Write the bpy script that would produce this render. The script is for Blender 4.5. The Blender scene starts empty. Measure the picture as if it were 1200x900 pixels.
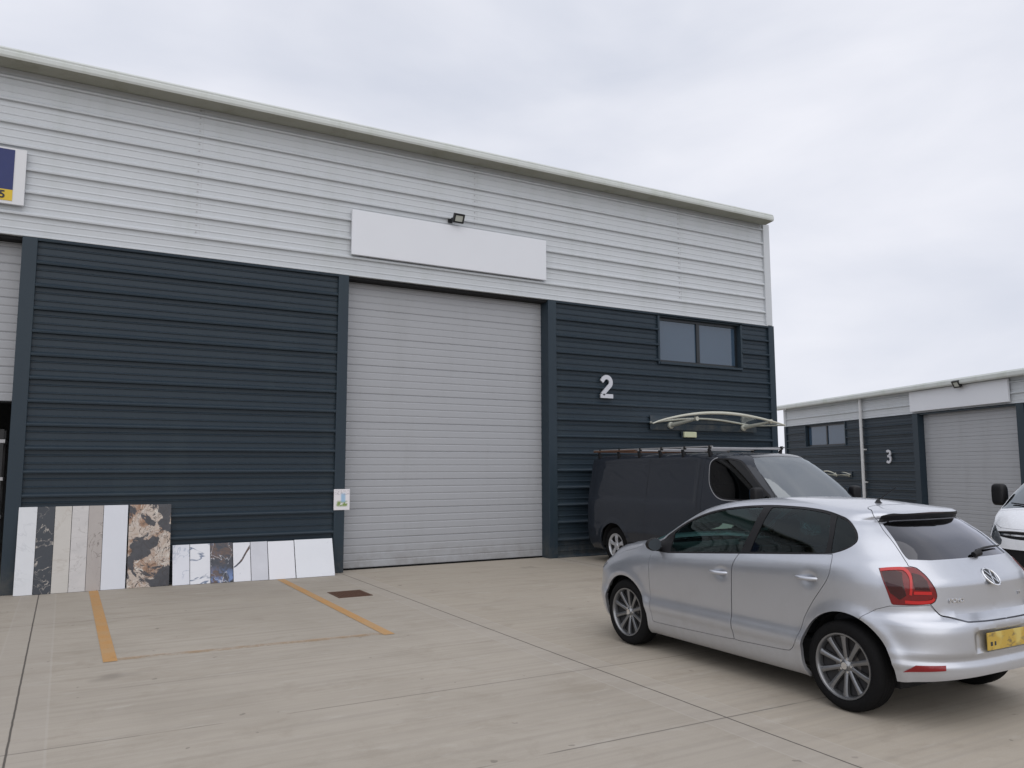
import bpy, bmesh, math, random
import numpy as np
from mathutils import Vector, Matrix
from mathutils.geometry import delaunay_2d_cdt
random.seed(7)
scene=bpy.context.scene
COL=scene.collection
R=math.radians

# ------------------------------------------------------------------ materials
class NT:
    def __init__(s,name):
        s.m=bpy.data.materials.new(name); s.m.use_nodes=True; s.t=s.m.node_tree; s.n=s.t.nodes; s.l=s.t.links
        s.p=s.n['Principled BSDF']; s.o=s.n['Material Output']; s._c=None
    def new(s,k,**kw):
        n=s.n.new(k)
        for a,b in kw.items(): setattr(n,a,b)
        return n
    def put(s,sock,v):
        if isinstance(v,bpy.types.NodeSocket): s.l.new(v,sock)
        elif isinstance(v,(tuple,list)) and len(v)==3 and sock.type=='RGBA': sock.default_value=(*v,1)
        else: sock.default_value=v
    def co(s):
        if not s._c: s._c=s.new('ShaderNodeTexCoord').outputs['Object']
        return s._c
    def math(s,op,a,b=0.0,c=0.0,clamp=False):
        n=s.new('ShaderNodeMath',operation=op,use_clamp=clamp); s.put(n.inputs[0],a); s.put(n.inputs[1],b)
        if op in('MULTIPLY_ADD','SMOOTH_MIN','COMPARE'): s.put(n.inputs[2],c)
        return n.outputs[0]
    def xyz(s,v=None):
        n=s.new('ShaderNodeSeparateXYZ'); s.l.new(v or s.co(),n.inputs[0]); return n.outputs
    def map(s,scale=(1,1,1),loc=(0,0,0),rot=(0,0,0),v=None):
        n=s.new('ShaderNodeMapping'); s.l.new(v or s.co(),n.inputs[0]); n.inputs['Scale'].default_value=scale; n.inputs['Location'].default_value=loc; n.inputs['Rotation'].default_value=rot
        return n.outputs[0]
    def noise(s,scale=5,detail=4,rough=.55,v=None,dist=0.0):
        n=s.new('ShaderNodeTexNoise'); s.l.new(v or s.co(),n.inputs['Vector']); n.inputs['Scale'].default_value=scale; n.inputs['Detail'].default_value=detail; n.inputs['Roughness'].default_value=rough; n.inputs['Distortion'].default_value=dist
        return n.outputs['Fac']
    def ramp(s,f,stops,interp='LINEAR'):
        n=s.new('ShaderNodeValToRGB'); s.l.new(f,n.inputs[0]); e=n.color_ramp; e.interpolation=interp
        while len(e.elements)<len(stops): e.elements.new(.5)
        for el,(p,c) in zip(e.elements,stops):
            el.position=p; el.color=(*c,1) if isinstance(c,(tuple,list)) else (c,c,c,1)
        return n.outputs[0]
    def mix(s,f,a,b,mode='MIX'):
        n=s.new('ShaderNodeMix',data_type='RGBA',blend_type=mode); s.put(n.inputs[0],f)
        for i,v in((6,a),(7,b)):
            if isinstance(v,(tuple,list)): n.inputs[i].default_value=(*v,1)
            else: s.l.new(v,n.inputs[i])
        return n.outputs[2]
    def sep(s,f,lo,hi):
        n=s.new('ShaderNodeMapRange'); n.interpolation_type='SMOOTHSTEP'; s.put(n.inputs[0],f); n.inputs[1].default_value=lo; n.inputs[2].default_value=hi
        return n.outputs[0]
    def bump(s,h,strength=.3,dist=.01):
        n=s.new('ShaderNodeBump'); s.l.new(h,n.inputs['Height']); n.inputs['Strength'].default_value=strength; n.inputs['Distance'].default_value=dist
        s.l.new(n.outputs[0],s.p.inputs['Normal'])
    def set(s,**k):
        for a,b in k.items():
            nm={'base':'Base Color','rough':'Roughness','metal':'Metallic','coat':'Coat Weight','coatr':'Coat Roughness','spec':'Specular IOR Level','trans':'Transmission Weight','ior':'IOR'}[a]
            s.put(s.p.inputs[nm],b)
        return s
def simple(name,col,rough=.5,metal=0.0,var=.08,scale=3.0,bump=0.0,**k):
    m=NT(name); f=m.noise(scale,5,.6)
    m.set(base=m.mix(f,tuple(c*(1-var) for c in col),tuple(min(1,c*(1+var)) for c in col)),metal=metal,**k)
    g=m.noise(scale*4,3,.6); m.set(rough=m.math('MULTIPLY_ADD',g,.14,rough-.07))
    if bump: m.bump(m.noise(scale*12,3),bump,.004)
    return m.m
def glassmat(name,tint,refl_tint=(1,1,1),rough=.015,ior=1.5,k=1.0):
    m=NT(name); m.n.remove(m.p)
    tr=m.new('ShaderNodeBsdfTransparent'); tr.inputs[0].default_value=(*tint,1)
    gl=m.new('ShaderNodeBsdfGlossy'); gl.inputs['Roughness'].default_value=rough; gl.inputs[0].default_value=(*refl_tint,1)
    fr=m.new('ShaderNodeFresnel'); fr.inputs[0].default_value=ior
    f=m.math('MULTIPLY_ADD',fr.outputs[0],k,.01,clamp=True)
    f=m.math('MINIMUM',f,1.0)
    mx=m.new('ShaderNodeMixShader'); m.l.new(f,mx.inputs[0]); m.l.new(tr.outputs[0],mx.inputs[1]); m.l.new(gl.outputs[0],mx.inputs[2]); m.l.new(mx.outputs[0],m.o.inputs[0])
    return m.m

M={}
# painted, profiled steel sheet: faint vertical run marks and dust
def sheet(name,col,rough,dirt,spec=.4):
    m=NT(name)
    st=m.noise(1.0,5,.65,v=m.map((2.2,2.2,.30)))
    sp=m.noise(40,3,.7); big=m.noise(.35,3,.5)
    c=m.mix(m.sep(st,.45,.75),col,tuple(a*b for a,b in zip(col,dirt)))
    c=m.mix(m.math('MULTIPLY',m.sep(sp,.62,.8),.25),c,tuple(a*.7+.01 for a in col))
    c=m.mix(m.math('MULTIPLY',big,.16),c,tuple(a*1.35 for a in col))
    zz=m.xyz()[2]; gr=m.math('MULTIPLY',m.sep(zz,.55,.02),m.sep(m.noise(4,5,.7),.35,.7)); c=m.mix(m.math('MULTIPLY',gr,.35),c,(.14,.125,.10))
    m.set(base=c,rough=m.math('MULTIPLY_ADD',st,.16,rough),spec=spec)
    m.bump(m.noise(1.1,2,.5,v=m.map((.6,1,2.5))),.10,.012)
    return m.m
M['light']=sheet('light_grey_sheet',(.495,.52,.545),.42,(.92,.93,.91))
M['dark']=sheet('dark_grey_sheet',(.021,.033,.0455),.32,(1.25,1.2,1.12),.28)
M['trim']=sheet('dark_trim',(.021,.034,.047),.34,(1.2,1.18,1.1),.28)
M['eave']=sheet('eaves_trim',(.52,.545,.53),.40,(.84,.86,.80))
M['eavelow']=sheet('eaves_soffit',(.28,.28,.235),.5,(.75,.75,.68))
M['shutter']=sheet('door_panel',(.335,.345,.365),.42,(.93,.93,.92))
M['sign']=simple('white_sign_panel',(.66,.68,.72),.38,var=.03,scale=1.2)
M['signedge']=simple('sign_edge',(.62,.63,.65),.4,var=.03)
M['alu']=simple('brushed_aluminium',(.55,.56,.60),.35,.35,.06)
M['blackm']=simple('black_metal',(.012,.013,.015),.4,var=.2)
M['frame']=simple('window_frame',(.010,.014,.018),.35,var=.1)
M['rubber']=simple('rubber',(.007,.007,.0075),.85,spec=.15,var=.25,scale=20)
M['plastic']=simple('black_plastic',(.008,.008,.0095),.5,spec=.3,var=.2,scale=12)
M['interior']=simple('cabin_fabric',(.03,.032,.036),.85,var=.3,scale=30)
M['dash']=simple('dashboard',(.025,.027,.03),.6,var=.2)
M['dark_in']=simple('dark_underside',(.006,.006,.007),.9)
M['cream']=simple('cream_coated_metal',(.50,.50,.43),.4,var=.08)
M['lampshade']=simple('bulkhead_diffuser',(.60,.62,.42),.4,var=.05)
M['chrome']=simple('chrome',(.75,.76,.78),.12,1.0,.03)
M['steel']=simple('galvanised_steel',(.42,.42,.43),.42,.8,.12,9)
M['concrete_in']=simple('interior_floor',(.16,.155,.15),.8,var=.15)
M['inwall']=simple('interior_wall',(.10,.105,.11),.8,var=.12)
M['white']=simple('white_vehicle_paint',(.74,.76,.80),.28,0,.02,2,coat=.6)
M['wpipe']=simple('white_pipe',(.55,.56,.57),.4,var=.05)
# window glass of the buildings (reflects the sky over a dark room)
m=NT('building_glass'); m.set(base=m.mix(m.noise(.8,2),(.034,.062,.100),(.050,.084,.128)),rough=.03,ior=1.75); M['bglass']=m.m
M['glass_f']=glassmat('car_glass_light',(.36,.55,.52),(.85,.95,.95),k=.8)
M['glass_r']=glassmat('car_glass_privacy',(.13,.22,.23),(.85,.95,.97),k=.65)
M['glass_b']=glassmat('car_glass_tailgate',(.03,.033,.04),(.92,.93,1),k=1.8)
M['glass_v']=glassmat('van_glass',(.012,.014,.016),k=.5)
M['glass_w']=glassmat('van_windscreen',(.16,.19,.20),(.9,.96,1),.06,2.9)
M["lens"]=glassmat("clear_lens",(.75,.78,.80))
m=NT('building_lens')
m.set(base=(.45,.47,.43),rough=.3); M['floodglass']=m.m
# car paints with road grime low down
def paint(name,col,metal,rough,coat,grime,gcol,h=.55):
    m=NT(name); z=m.xyz()[2]
    f=m.math('MULTIPLY',m.sep(z,h,.12),m.math('MULTIPLY_ADD',m.noise(6,5,.7),1.1,.1),clamp=True)
    f=m.math('MULTIPLY',f,grime)
    flake=m.noise(900,1,.5)
    c=m.mix(m.math('MULTIPLY',flake,.25),col,tuple(min(1,a*1.25) for a in col))
    dust=m.math('MULTIPLY',m.sep(m.noise(3,6,.7),.4,.8),grime*.22)
    c=m.mix(dust,c,gcol)
    c=m.mix(f,c,gcol)
    m.set(base=c,metal=m.math('MULTIPLY',m.math('SUBTRACT',1.0,f),metal),rough=m.math('MULTIPLY_ADD',f,.4,m.math('MULTIPLY_ADD',m.noise(5,4,.6),.08,rough)),coat=coat,coatr=.035)
    m.bump(m.noise(5,2,.4),.012,.01)
    return m.m
M['silver']=paint('silver_paint',(.53,.55,.595),.80,.29,.65,.55,(.28,.26,.23))
M['mirrorglass']=simple('mirror_glass',(.05,.06,.07),.08,0,.1,spec=1.0)
M['vandark']=paint('dark_grey_paint',(.018,.022,.030),0,.38,.75,.28,(.06,.058,.055),.7)
M['vandark'].node_tree.nodes['Principled BSDF'].inputs['Specular IOR Level'].default_value=.05
# tail lamp plastics
m=NT('red_lens'); z=m.xyz()[2]
m.set(base=m.mix(m.noise(30,2),(.13,.002,.004),(.18,.004,.006)),rough=.12,coat=.4,coatr=.03,spec=.5); M['red']=m.m
M['redb']=simple('bright_red_lens',(.48,.012,.012),.15,var=.1,coat=.4)
M['redd']=simple('smoked_red_lens',(.035,.0015,.003),.12,var=.2,coat=.3)
M['reflector']=simple('reflector_red',(.21,.010,.013),.25,var=.15,scale=80)
# number plate: yellow with rubbed smudges
m=NT('number_plate'); f=m.noise(13,3,.6,v=m.map((1,1,2.2)))
c=m.mix(m.sep(f,.5,.68),(.46,.31,.05),(.18,.13,.05)); c=m.mix(m.sep(m.noise(6,2),.58,.68),c,(.55,.43,.12))
m.set(base=c,rough=.4); M['plate']=m.m
m=NT('worn_orange_paint'); f=m.noise(14,6,.7); y=m.xyz()
c=m.mix(m.sep(m.noise(2.5,4,.6),.35,.7),(.50,.275,.10),(.47,.30,.15)); m.set(base=c,rough=.8)
a=m.sep(m.noise(55,4,.75),.27,.40); b2=m.sep(f,.26,.36); m.set(); m.put(m.p.inputs['Alpha'],m.math('MULTIPLY',m.math('MULTIPLY',a,b2),.9)); M['orange']=m.m
m=NT('faded_orange_paint'); m.set(base=(.46,.29,.14),rough=.85)
m.put(m.p.inputs['Alpha'],m.math('MULTIPLY',m.sep(m.noise(5,6,.75),.34,.62),.42)); M['fadedorange']=m.m
m=NT('rusty_iron'); m.set(base=m.mix(m.noise(25,5,.7),(.055,.028,.018),(.14,.07,.042)),rough=.8,metal=.2); m.bump(m.noise(60,3),.5,.004); M['rust']=m.m
# stone looks for the sample slabs
def marble(name,a,b,scale=2.2,vein=None,lo=.485,hi=.52,rough=.25,stretch=(1,1,1),dist=2.5,seed=0,vamt=.8):
    m=NT(name); v=m.map(stretch,(seed*3.1,seed*1.7,seed*2.3))
    c=m.mix(m.noise(scale,5,.6,v=v,dist=.5),a,b)
    if vein:
        n=m.noise(scale*.55,4,.55,v=v,dist=dist)
        d=m.math('ABSOLUTE',m.math('SUBTRACT',n,.5))
        f=m.math('MULTIPLY',m.math('SUBTRACT',1.0,m.sep(d,(hi-.5)*.15,(hi-.5))),m.sep(m.noise(scale*1.3,3,v=v),.40,.6))
        c=m.mix(m.math('MULTIPLY',f,vamt),c,vein)
    m.set(base=c,rough=rough,spec=.5); return m.m
M['t0']=marble('white_stone',(.55,.56,.58),(.63,.65,.68),2,(.40,.42,.45),seed=1,vamt=.35)
M['t1']=marble('black_stone',(.010,.014,.022),(.022,.03,.042),3,(.50,.45,.40),hi=.514,seed=2.2,vamt=.9,dist=3.5)
M['t2']=marble('beige_stone',(.42,.40,.37),(.52,.50,.47),3,(.36,.32,.28),seed=3,vamt=.4)
M['t3']=marble('pale_veined_stone',(.42,.41,.41),(.56,.54,.53),4,(.30,.28,.27),seed=4,vamt=.5,stretch=(1,1,1.8))
M['t4']=marble('taupe_veined_stone',(.31,.28,.265),(.40,.37,.35),3,(.12,.10,.09),hi=.512,seed=5,vamt=.8,stretch=(1.6,1.6,.8))
M['t5']=marble('cool_white_stone',(.56,.58,.63),(.62,.64,.69),1.5,seed=6)
M['s0']=marble('white_stone_blue_patch',(.56,.57,.62),(.64,.66,.71),2,(.22,.28,.38),hi=.518,seed=8.3,vamt=.5)
M['s1']=marble('white_stone_blue_vein',(.58,.59,.63),(.68,.69,.72),2,(.08,.12,.20),hi=.530,seed=9.4,vamt=.9,dist=1.6,stretch=(1,1,1.9))
M['s3']=marble('white_stone_bold_vein',(.60,.61,.65),(.68,.69,.73),2,(.30,.31,.34),hi=.506,seed=10.5,vamt=.4,dist=.8)
M['s4']=marble('pale_grey_stone',(.44,.45,.49),(.58,.59,.64),2.5,seed=11)
M['s5']=marble('plain_white_stone',(.63,.64,.68),(.68,.69,.73),1.4,seed=12)
M['s6']=marble('white_speckled_stone',(.62,.64,.68),(.68,.70,.74),1.4,(.38,.40,.44),hi=.507,seed=13,vamt=.35)
# brecciated slab: black ground with big rust and cream patches
m=NT('breccia_stone'); v=m.map((1,1,.8),(6.2,0,2.15)); w=m.noise(1.9,6,.62,v=v,dist=.5); w2=m.noise(9,5,.65,v=v,dist=1.2); w3=m.noise(3.0,5,.65,v=m.map((1,1,1),(5,5,5)),dist=1.0)
blk=m.mix(w2,(.010,.012,.018),(.07,.07,.08)); pat=m.ramp(w3,[(.30,(.09,.04,.02)),(.42,(.29,.175,.11)),(.52,(.47,.41,.36)),(.62,(.40,.32,.26)),(.75,(.06,.05,.05))])
pat=m.mix(m.sep(w2,.56,.66),pat,(.58,.55,.50)); c=m.mix(m.sep(w,.512,.53),blk,pat)
cr=m.math('ABSOLUTE',m.math('SUBTRACT',m.noise(6,3,.5,v=v,dist=2),.5)); c=m.mix(m.math('SUBTRACT',1.0,m.sep(cr,.004,.022)),c,(.03,.025,.025))
m.set(base=c,rough=.25); M['t6']=m.m
m=NT('slate_blue_stone'); v=m.map((1,1,1),(3,1,0),(0,R(35),0)); z=m.xyz()[2]
w=m.noise(3.2,5,.65,v=v,dist=1.2); c=m.ramp(w,[(.32,(.012,.014,.022)),(.46,(.035,.04,.055)),(.55,(.10,.06,.045)),(.66,(.05,.07,.12)),(.8,(.35,.37,.42))])
c=m.mix(m.math('MULTIPLY',m.sep(z,.30,.05),m.sep(m.noise(9,4,v=v),.45,.6)),c,(.12,.19,.38))
d=m.math('ABSOLUTE',m.math('SUBTRACT',m.noise(2.6,3,.5,v=v,dist=1.5),.5)); c=m.mix(m.math('SUBTRACT',1.0,m.sep(d,.001,.010)),c,(.45,.46,.50))
m.set(base=c,rough=.25); M['s2']=m.m
# printed notice
m=NT('notice_print'); x,y,z=m.xyz(); w=m.noise(14,4,.6)
g=m.math('MULTIPLY',m.sep(z,.17,.12),m.sep(z,.04,.08)); gx=m.math('MULTIPLY',m.sep(x,-.115,-.06),m.sep(x,.12,.08))
c=m.mix(m.math('MULTIPLY',m.math('MULTIPLY',g,gx),m.sep(w,.38,.52)),(.72,.70,.72),(.20,.28,.08))
b=m.math('MULTIPLY',m.math('MULTIPLY',m.sep(z,.30,.25),m.sep(z,.11,.15)),m.math('MULTIPLY',m.sep(x,-.03,.0),m.sep(x,.075,.045)))
c=m.mix(m.math('MULTIPLY',b,.8),c,(.22,.42,.62))
t=m.math('MULTIPLY',m.sep(m.noise(45,2,.5,v=m.map((1,1,3.0))),.52,.56),m.math('MULTIPLY',m.sep(z,.24,.26),m.sep(z,.335,.32)))
c=m.mix(m.math('MULTIPLY',t,.55),c,(.28,.24,.28)); m.set(base=c,rough=.5); M['notice']=m.m
M['navy']=simple('navy_print',(.004,.014,.105),.45,var=.15)
M['yellow']=simple('yellow_print',(.62,.43,.02),.45,var=.06)
M['ink']=simple('dark_ink',(.01,.012,.02),.5)
M['alloy']=simple('alloy_rim',(.23,.235,.245),.32,.85,.08,12,coat=.4)
M['rimdark']=simple('rim_barrel',(.03,.03,.032),.45,.5,.1)
M['vrim']=simple('wheel_trim_silver',(.50,.51,.53),.32,.6,.08)
M['disc']=simple('brake_disc',(.16,.15,.145),.4,.9,.2)
M['box1']=simple('cardboard',(.30,.22,.14),.8,var=.1); M['box2']=simple('pale_carton',(.48,.49,.48),.7,var=.08)

# ------------------------------------------------------------------ ground material
def ground_mat():
    m=NT('broomed_concrete'); x,y,z=m.xyz()
    big=m.noise(.16,4,.55); mid=m.noise(.9,5,.6)
    c=m.mix(m.sep(big,.35,.65),(.348,.313,.265),(.402,.362,.307))
    c=m.mix(m.math('MULTIPLY',m.sep(mid,.40,.75),.5),c,(.300,.266,.220))
    # bay to the right of the joint is yellower
    c=m.mix(m.math('MULTIPLY',m.sep(x,4.0,4.1),.5),c,(.385,.338,.272))
    # broom strokes along x
    br=m.noise(1.0,5,.7,v=m.map((.35,15,1))); br2=m.noise(1.0,4,.7,v=m.map((1.4,60,1)))
    c=m.mix(m.math('MULTIPLY',m.sep(br,.42,.70),.34),c,(.22,.197,.168))
    c=m.mix(m.math('MULTIPLY',m.sep(br2,.40,.75),.26),c,(.42,.385,.345))
    fine=m.noise(120,3,.7); c=m.mix(m.math('MULTIPLY',m.sep(fine,.5,.8),.25),c,(.16,.145,.13))
    # irregular stains
    st=m.math('MULTIPLY',m.sep(m.noise(.45,6,.65,v=m.map((1,1.8,1),(7,3,0)),dist=.8),.56,.72),.4); c=m.mix(st,c,(.235,.20,.155))
    bl=m.math('MULTIPLY',m.sep(m.noise(1.7,7,.72,v=m.map((1,1.5,1),(2,9,0)),dist=.4),.50,.68),.35); c=m.mix(bl,c,(.26,.225,.18))
    pale=m.math('MULTIPLY',m.sep(m.noise(2.3,6,.7,v=m.map((1,2.2,1),(12,4,0))),.54,.70),.35); c=m.mix(pale,c,(.45,.42,.375))
    oil=m.math('MULTIPLY',m.sep(m.noise(.9,3,.5,v=m.map((1,1,1),(31,14,0))),.68,.76),.45); c=m.mix(oil,c,(.12,.105,.09))
    spots=m.sep(m.noise(9,2,.4),.735,.77); c=m.mix(m.math('MULTIPLY',spots,.5),c,(.12,.105,.09))
    wob=m.math('MULTIPLY_ADD',m.noise(5,3),.010,-.005)
    def line(coord,at,half,soft,amt,col,c,extra=None,wobble=True):
        d=m.math('ABSOLUTE',m.math('SUBTRACT',m.math('ADD',coord,wob) if wobble else coord,at))
        f=m.math('SUBTRACT',1.0,m.sep(d,half,half+soft)); 
        if extra is not None: f=m.math('MULTIPLY',f,extra)
        return m.mix(m.math('MULTIPLY',f,amt),c,col),f
    hs=None
    for X in (-13.03,-8.76,-4.49,-.22,4.05,8.32,12.59):
        c,_=line(x,X,.20,.02,.30,(.375,.343,.305),c,wobble=False)      # trowelled margin
        c,_=line(x,X-.205,.004,.008,.22,(.45,.42,.38),c); c,_=line(x,X+.205,.004,.008,.22,(.45,.42,.38),c)
        c,f=line(x,X,.0035,.006,.85,(.05,.045,.04),c); hs=f if hs is None else m.math('MAXIMUM',hs,f)
    brk=m.sep(m.noise(1.3,3,.6),.36,.5)
    for Y,a in ((10.36,.4),(5.78,.5),(4.22,.65),(1.2,.6)):
        c,f=line(m.math('MULTIPLY_ADD',x,.012,y),Y+.02,.003,.009,a,(.07,.06,.055),c,brk)
    for X0,X1,Y,a in((-.2,4.05,8.9,.2),(-.2,4.05,7.1,.22),(4.05,12,8.0,.2)):
        msk=m.math('MULTIPLY',m.sep(x,X0,X0+.1),m.sep(x,X1,X1-.1)); c,f=line(y,Y,.004,.02,a,(.12,.10,.09),c,m.math('MULTIPLY',msk,m.sep(m.noise(.8,3),.45,.6)))
    m.set(base=c,rough=m.math('MULTIPLY_ADD',mid,.15,.72),spec=.35)
    h=m.math('ADD',m.math('MULTIPLY',br2,.7),m.math('MULTIPLY',fine,.4)); h=m.math('SUBTRACT',h,m.math('MULTIPLY',hs,3.0))
    m.bump(h,.35,.004)
    return m.m
M['ground']=ground_mat()

# ------------------------------------------------------------------ object helpers
def tag(o,label=None,cat=None,group=None,kind=None):
    if label: o['label']=label
    if cat: o['category']=cat
    if group: o['group']=group
    if kind: o['kind']=kind
    return o
def empty(name,label,cat,loc=(0,0,0),rz=0,group=None,rot=None):
    o=bpy.data.objects.new(name,None); COL.objects.link(o); o.location=loc; o.rotation_euler=rot or (0,0,rz); o.empty_display_size=.2
    return tag(o,label,cat,group)
def link(name,me,mat,parent=None,loc=None,rot=None):
    o=bpy.data.objects.new(name,me); COL.objects.link(o)
    if isinstance(mat,(list,tuple)):
        for x in mat: me.materials.append(x)
    elif mat: me.materials.append(mat)
    if parent: o.parent=parent
    if loc: o.location=loc
    if rot: o.rotation_euler=rot
    return o
def finish(me,smooth=True,ang=38):
    if smooth:
        for p in me.polygons: p.use_smooth=True
        me.set_sharp_from_angle(angle=R(ang))
    me.update(); return me
class MB:
    def __init__(s): s.b=bmesh.new()
    def box(s,x0,x1,y0,y1,z0,z1,bev=0.0,rot=None,mi=0,mat=None):
        t=bmesh.new(); bmesh.ops.create_cube(t,size=1)
        for v in t.verts: v.co=Vector(((x0+x1)/2+v.co.x*(x1-x0),(y0+y1)/2+v.co.y*(y1-y0),(z0+z1)/2+v.co.z*(z1-z0)))
        if bev: bmesh.ops.bevel(t,geom=t.edges[:]+t.verts[:],offset=bev,segments=2,affect='EDGES',profile=.5)
        if mat is not None: bmesh.ops.transform(t,matrix=mat,verts=t.verts)
        s.join(t,mi); return s
    def join(s,t,mi=0):
        for f in t.faces: f.material_index=mi
        me=bpy.data.meshes.new('tmp'); t.to_mesh(me); t.free(); s.b.from_mesh(me); bpy.data.meshes.remove(me)
    def tube(s,pts,r,n=10,mi=0,cap=True):
        pts=[Vector(p) for p in pts]; rs=r if isinstance(r,(list,tuple)) else [r]*len(pts); rings=[]
        b=bmesh.new(); prev=None
        for i,p in enumerate(pts):
            d=(pts[min(i+1,len(pts)-1)]-pts[max(i-1,0)]).normalized()
            a=Vector((0,0,1)) if abs(d.z)<.9 else Vector((1,0,0))
            u=d.cross(a).normalized(); w=u.cross(d).normalized()
            rings.append([b.verts.new(p+(u*math.cos(2*math.pi*k/n)+w*math.sin(2*math.pi*k/n))*rs[i]) for k in range(n)])
        for a,c in zip(rings,rings[1:]):
            for k in range(n): b.faces.new((a[k],a[(k+1)%n],c[(k+1)%n],c[k]))
        if cap: b.faces.new(rings[0][::-1]); b.faces.new(rings[-1])
        bmesh.ops.recalc_face_normals(b,faces=b.faces); s.join(b,mi); return s
    def lathe(s,prof,n=48,mi=0,axis='x',closed=False,c=(0,0,0)):
        b=bmesh.new(); rings=[]
        for k in range(n):
            a=2*math.pi*k/n; ca,sa=math.cos(a),math.sin(a)
            rings.append([b.verts.new((c[0]+h,c[1]+r*ca,c[2]+r*sa) if axis=='x' else ((c[0]+r*ca,c[1]+r*sa,c[2]+h) if axis=='z' else (c[0]+r*ca,c[1]+h,c[2]+r*sa))) for r,h in prof])
        m=len(prof)
        for k in range(n):
            A=rings[k];B=rings[(k+1)%n]
            for i in range(m if closed else m-1): b.faces.new((A[i],A[(i+1)%m],B[(i+1)%m],B[i]))
        bmesh.ops.remove_doubles(b,verts=b.verts,dist=1e-6)
        bmesh.ops.recalc_face_normals(b,faces=b.faces); s.join(b,mi); return s
    def prism(s,poly,y0,y1,mi=0,bev=0,plane='xz'):
        b=bmesh.new()
        f=[b.verts.new((p[0],y0,p[1]) if plane=='xz' else ((y0,p[0],p[1]) if plane=='yz' else (p[0],p[1],y0))) for p in poly]
        F=b.faces.new(f); r=bmesh.ops.extrude_face_region(b,geom=[F])
        d=Vector((0,y1-y0,0)) if plane=='xz' else (Vector((y1-y0,0,0)) if plane=='yz' else Vector((0,0,y1-y0)))
        bmesh.ops.translate(b,vec=d,verts=[v for v in r['geom'] if isinstance(v,bmesh.types.BMVert)])
        bmesh.ops.triangulate(b,faces=[q for q in b.faces if len(q.verts)>4]); bmesh.ops.recalc_face_normals(b,faces=b.faces)
        if bev: bmesh.ops.bevel(b,geom=[e for e in b.edges if e.calc_face_angle(0)>.5],offset=bev,segments=2,affect='EDGES')
        s.join(b,mi); return s
    def sweep_x(s,prof,x0,x1,mi=0,segs=1):
        """extrude an open (y,z) profile along x"""
        b=bmesh.new(); cols=[]
        for k in range(segs+1):
            x=x0+(x1-x0)*k/segs; cols.append([b.verts.new((x,p[0],p[1])) for p in prof])
        for A,B in zip(cols,cols[1:]):
            for i in range(len(prof)-1): b.faces.new((A[i],A[i+1],B[i+1],B[i]))
        s.join(b,mi); return s
    def build(s,name,mat,parent=None,smooth=False,loc=None,rot=None,ang=38):
        me=bpy.data.meshes.new(name); s.b.to_mesh(me); s.b.free(); finish(me,smooth,ang)
        return link(name,me,mat,parent,loc,rot)
def text_mesh(name,body,size,ext,mat,parent,loc,rot,bold=0.0,sx=1.0,align='LEFT'):
    cu=bpy.data.curves.new(name,'FONT'); cu.body=body; cu.size=size; cu.extrude=ext; cu.offset=bold; cu.align_x=align; cu.resolution_u=3
    t=bpy.data.objects.new('t',cu); COL.objects.link(t); dg=bpy.context.evaluated_depsgraph_get(); me=bpy.data.meshes.new_from_object(t.evaluated_get(dg)); bpy.data.objects.remove(t)
    if sx!=1: 
        for v in me.vertices: v.co.x*=sx
    return link(name,me,mat,parent,loc,rot)
def stroke_glyph(pts,w,ext,y0=0):
    """flat-ended stroke of width w along a centreline in the xz plane, extruded in y"""
    pts=[Vector((p[0],0,p[1])) for p in pts]; L=[];Rr=[]
    for i,p in enumerate(pts):
        a=(p-pts[i-1]).normalized() if i else (pts[1]-p).normalized(); c=(pts[i+1]-p).normalized() if i<len(pts)-1 else a
        n1=Vector((-a.z,0,a.x)); n2=Vector((-c.z,0,c.x)); n=(n1+n2).normalized(); k=1/max(n.dot(n1),.45)
        L.append(p+n*w/2*k); Rr.append(p-n*w/2*k)
    b=bmesh.new(); q=[]
    for l,r in zip(L,Rr): q.append([b.verts.new(l+Vector((0,y,0))) if s_ else b.verts.new(r+Vector((0,y,0))) for y in(y0,y0+ext) for s_ in(1,0)])
    for A,B in zip(q,q[1:]):
        b.faces.new((A[0],A[1],B[1],B[0])); b.faces.new((A[2],B[2],B[3],A[3])); b.faces.new((A[0],B[0],B[2],A[2])); b.faces.new((A[1],A[3],B[3],B[1]))
    for A in(q[0],q[-1]): b.faces.new((A[0],A[1],A[3],A[2]))
    bmesh.ops.recalc_face_normals(b,faces=b.faces); return b
def arc(cx,cz,r,a0,a1,n=14,rz=None): return [(cx+r*math.cos(R(a0+(a1-a0)*i/n)),cz+(rz or r)*math.sin(R(a0+(a1-a0)*i/n))) for i in range(n+1)]
# ------------------------------------------------------------------ vehicle skins

def pchip(xk, yk, x):
    xk=np.array(xk,float); yk=np.array(yk,float); x=np.clip(np.asarray(x,float),xk[0],xk[-1])
    h=np.diff(xk); d=np.diff(yk)/h; m=np.zeros(len(xk)); m[0]=d[0]; m[-1]=d[-1]
    for i in range(1,len(xk)-1):
        if d[i-1]*d[i]>0:
            w1=2*h[i]+h[i-1]; w2=h[i]+2*h[i-1]; m[i]=(w1+w2)/(w1/d[i-1]+w2/d[i])
    i=np.clip(np.searchsorted(xk,x,side='right')-1,0,len(h)-1)
    u=(x-xk[i])/h[i]; a=yk[i]; b=yk[i+1]; hi=h[i]
    return (2*u**3-3*u**2+1)*a+(u**3-2*u**2+u)*hi*m[i]+(-2*u**3+3*u**2)*b+(u**3-u**2)*hi*m[i+1]

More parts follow.
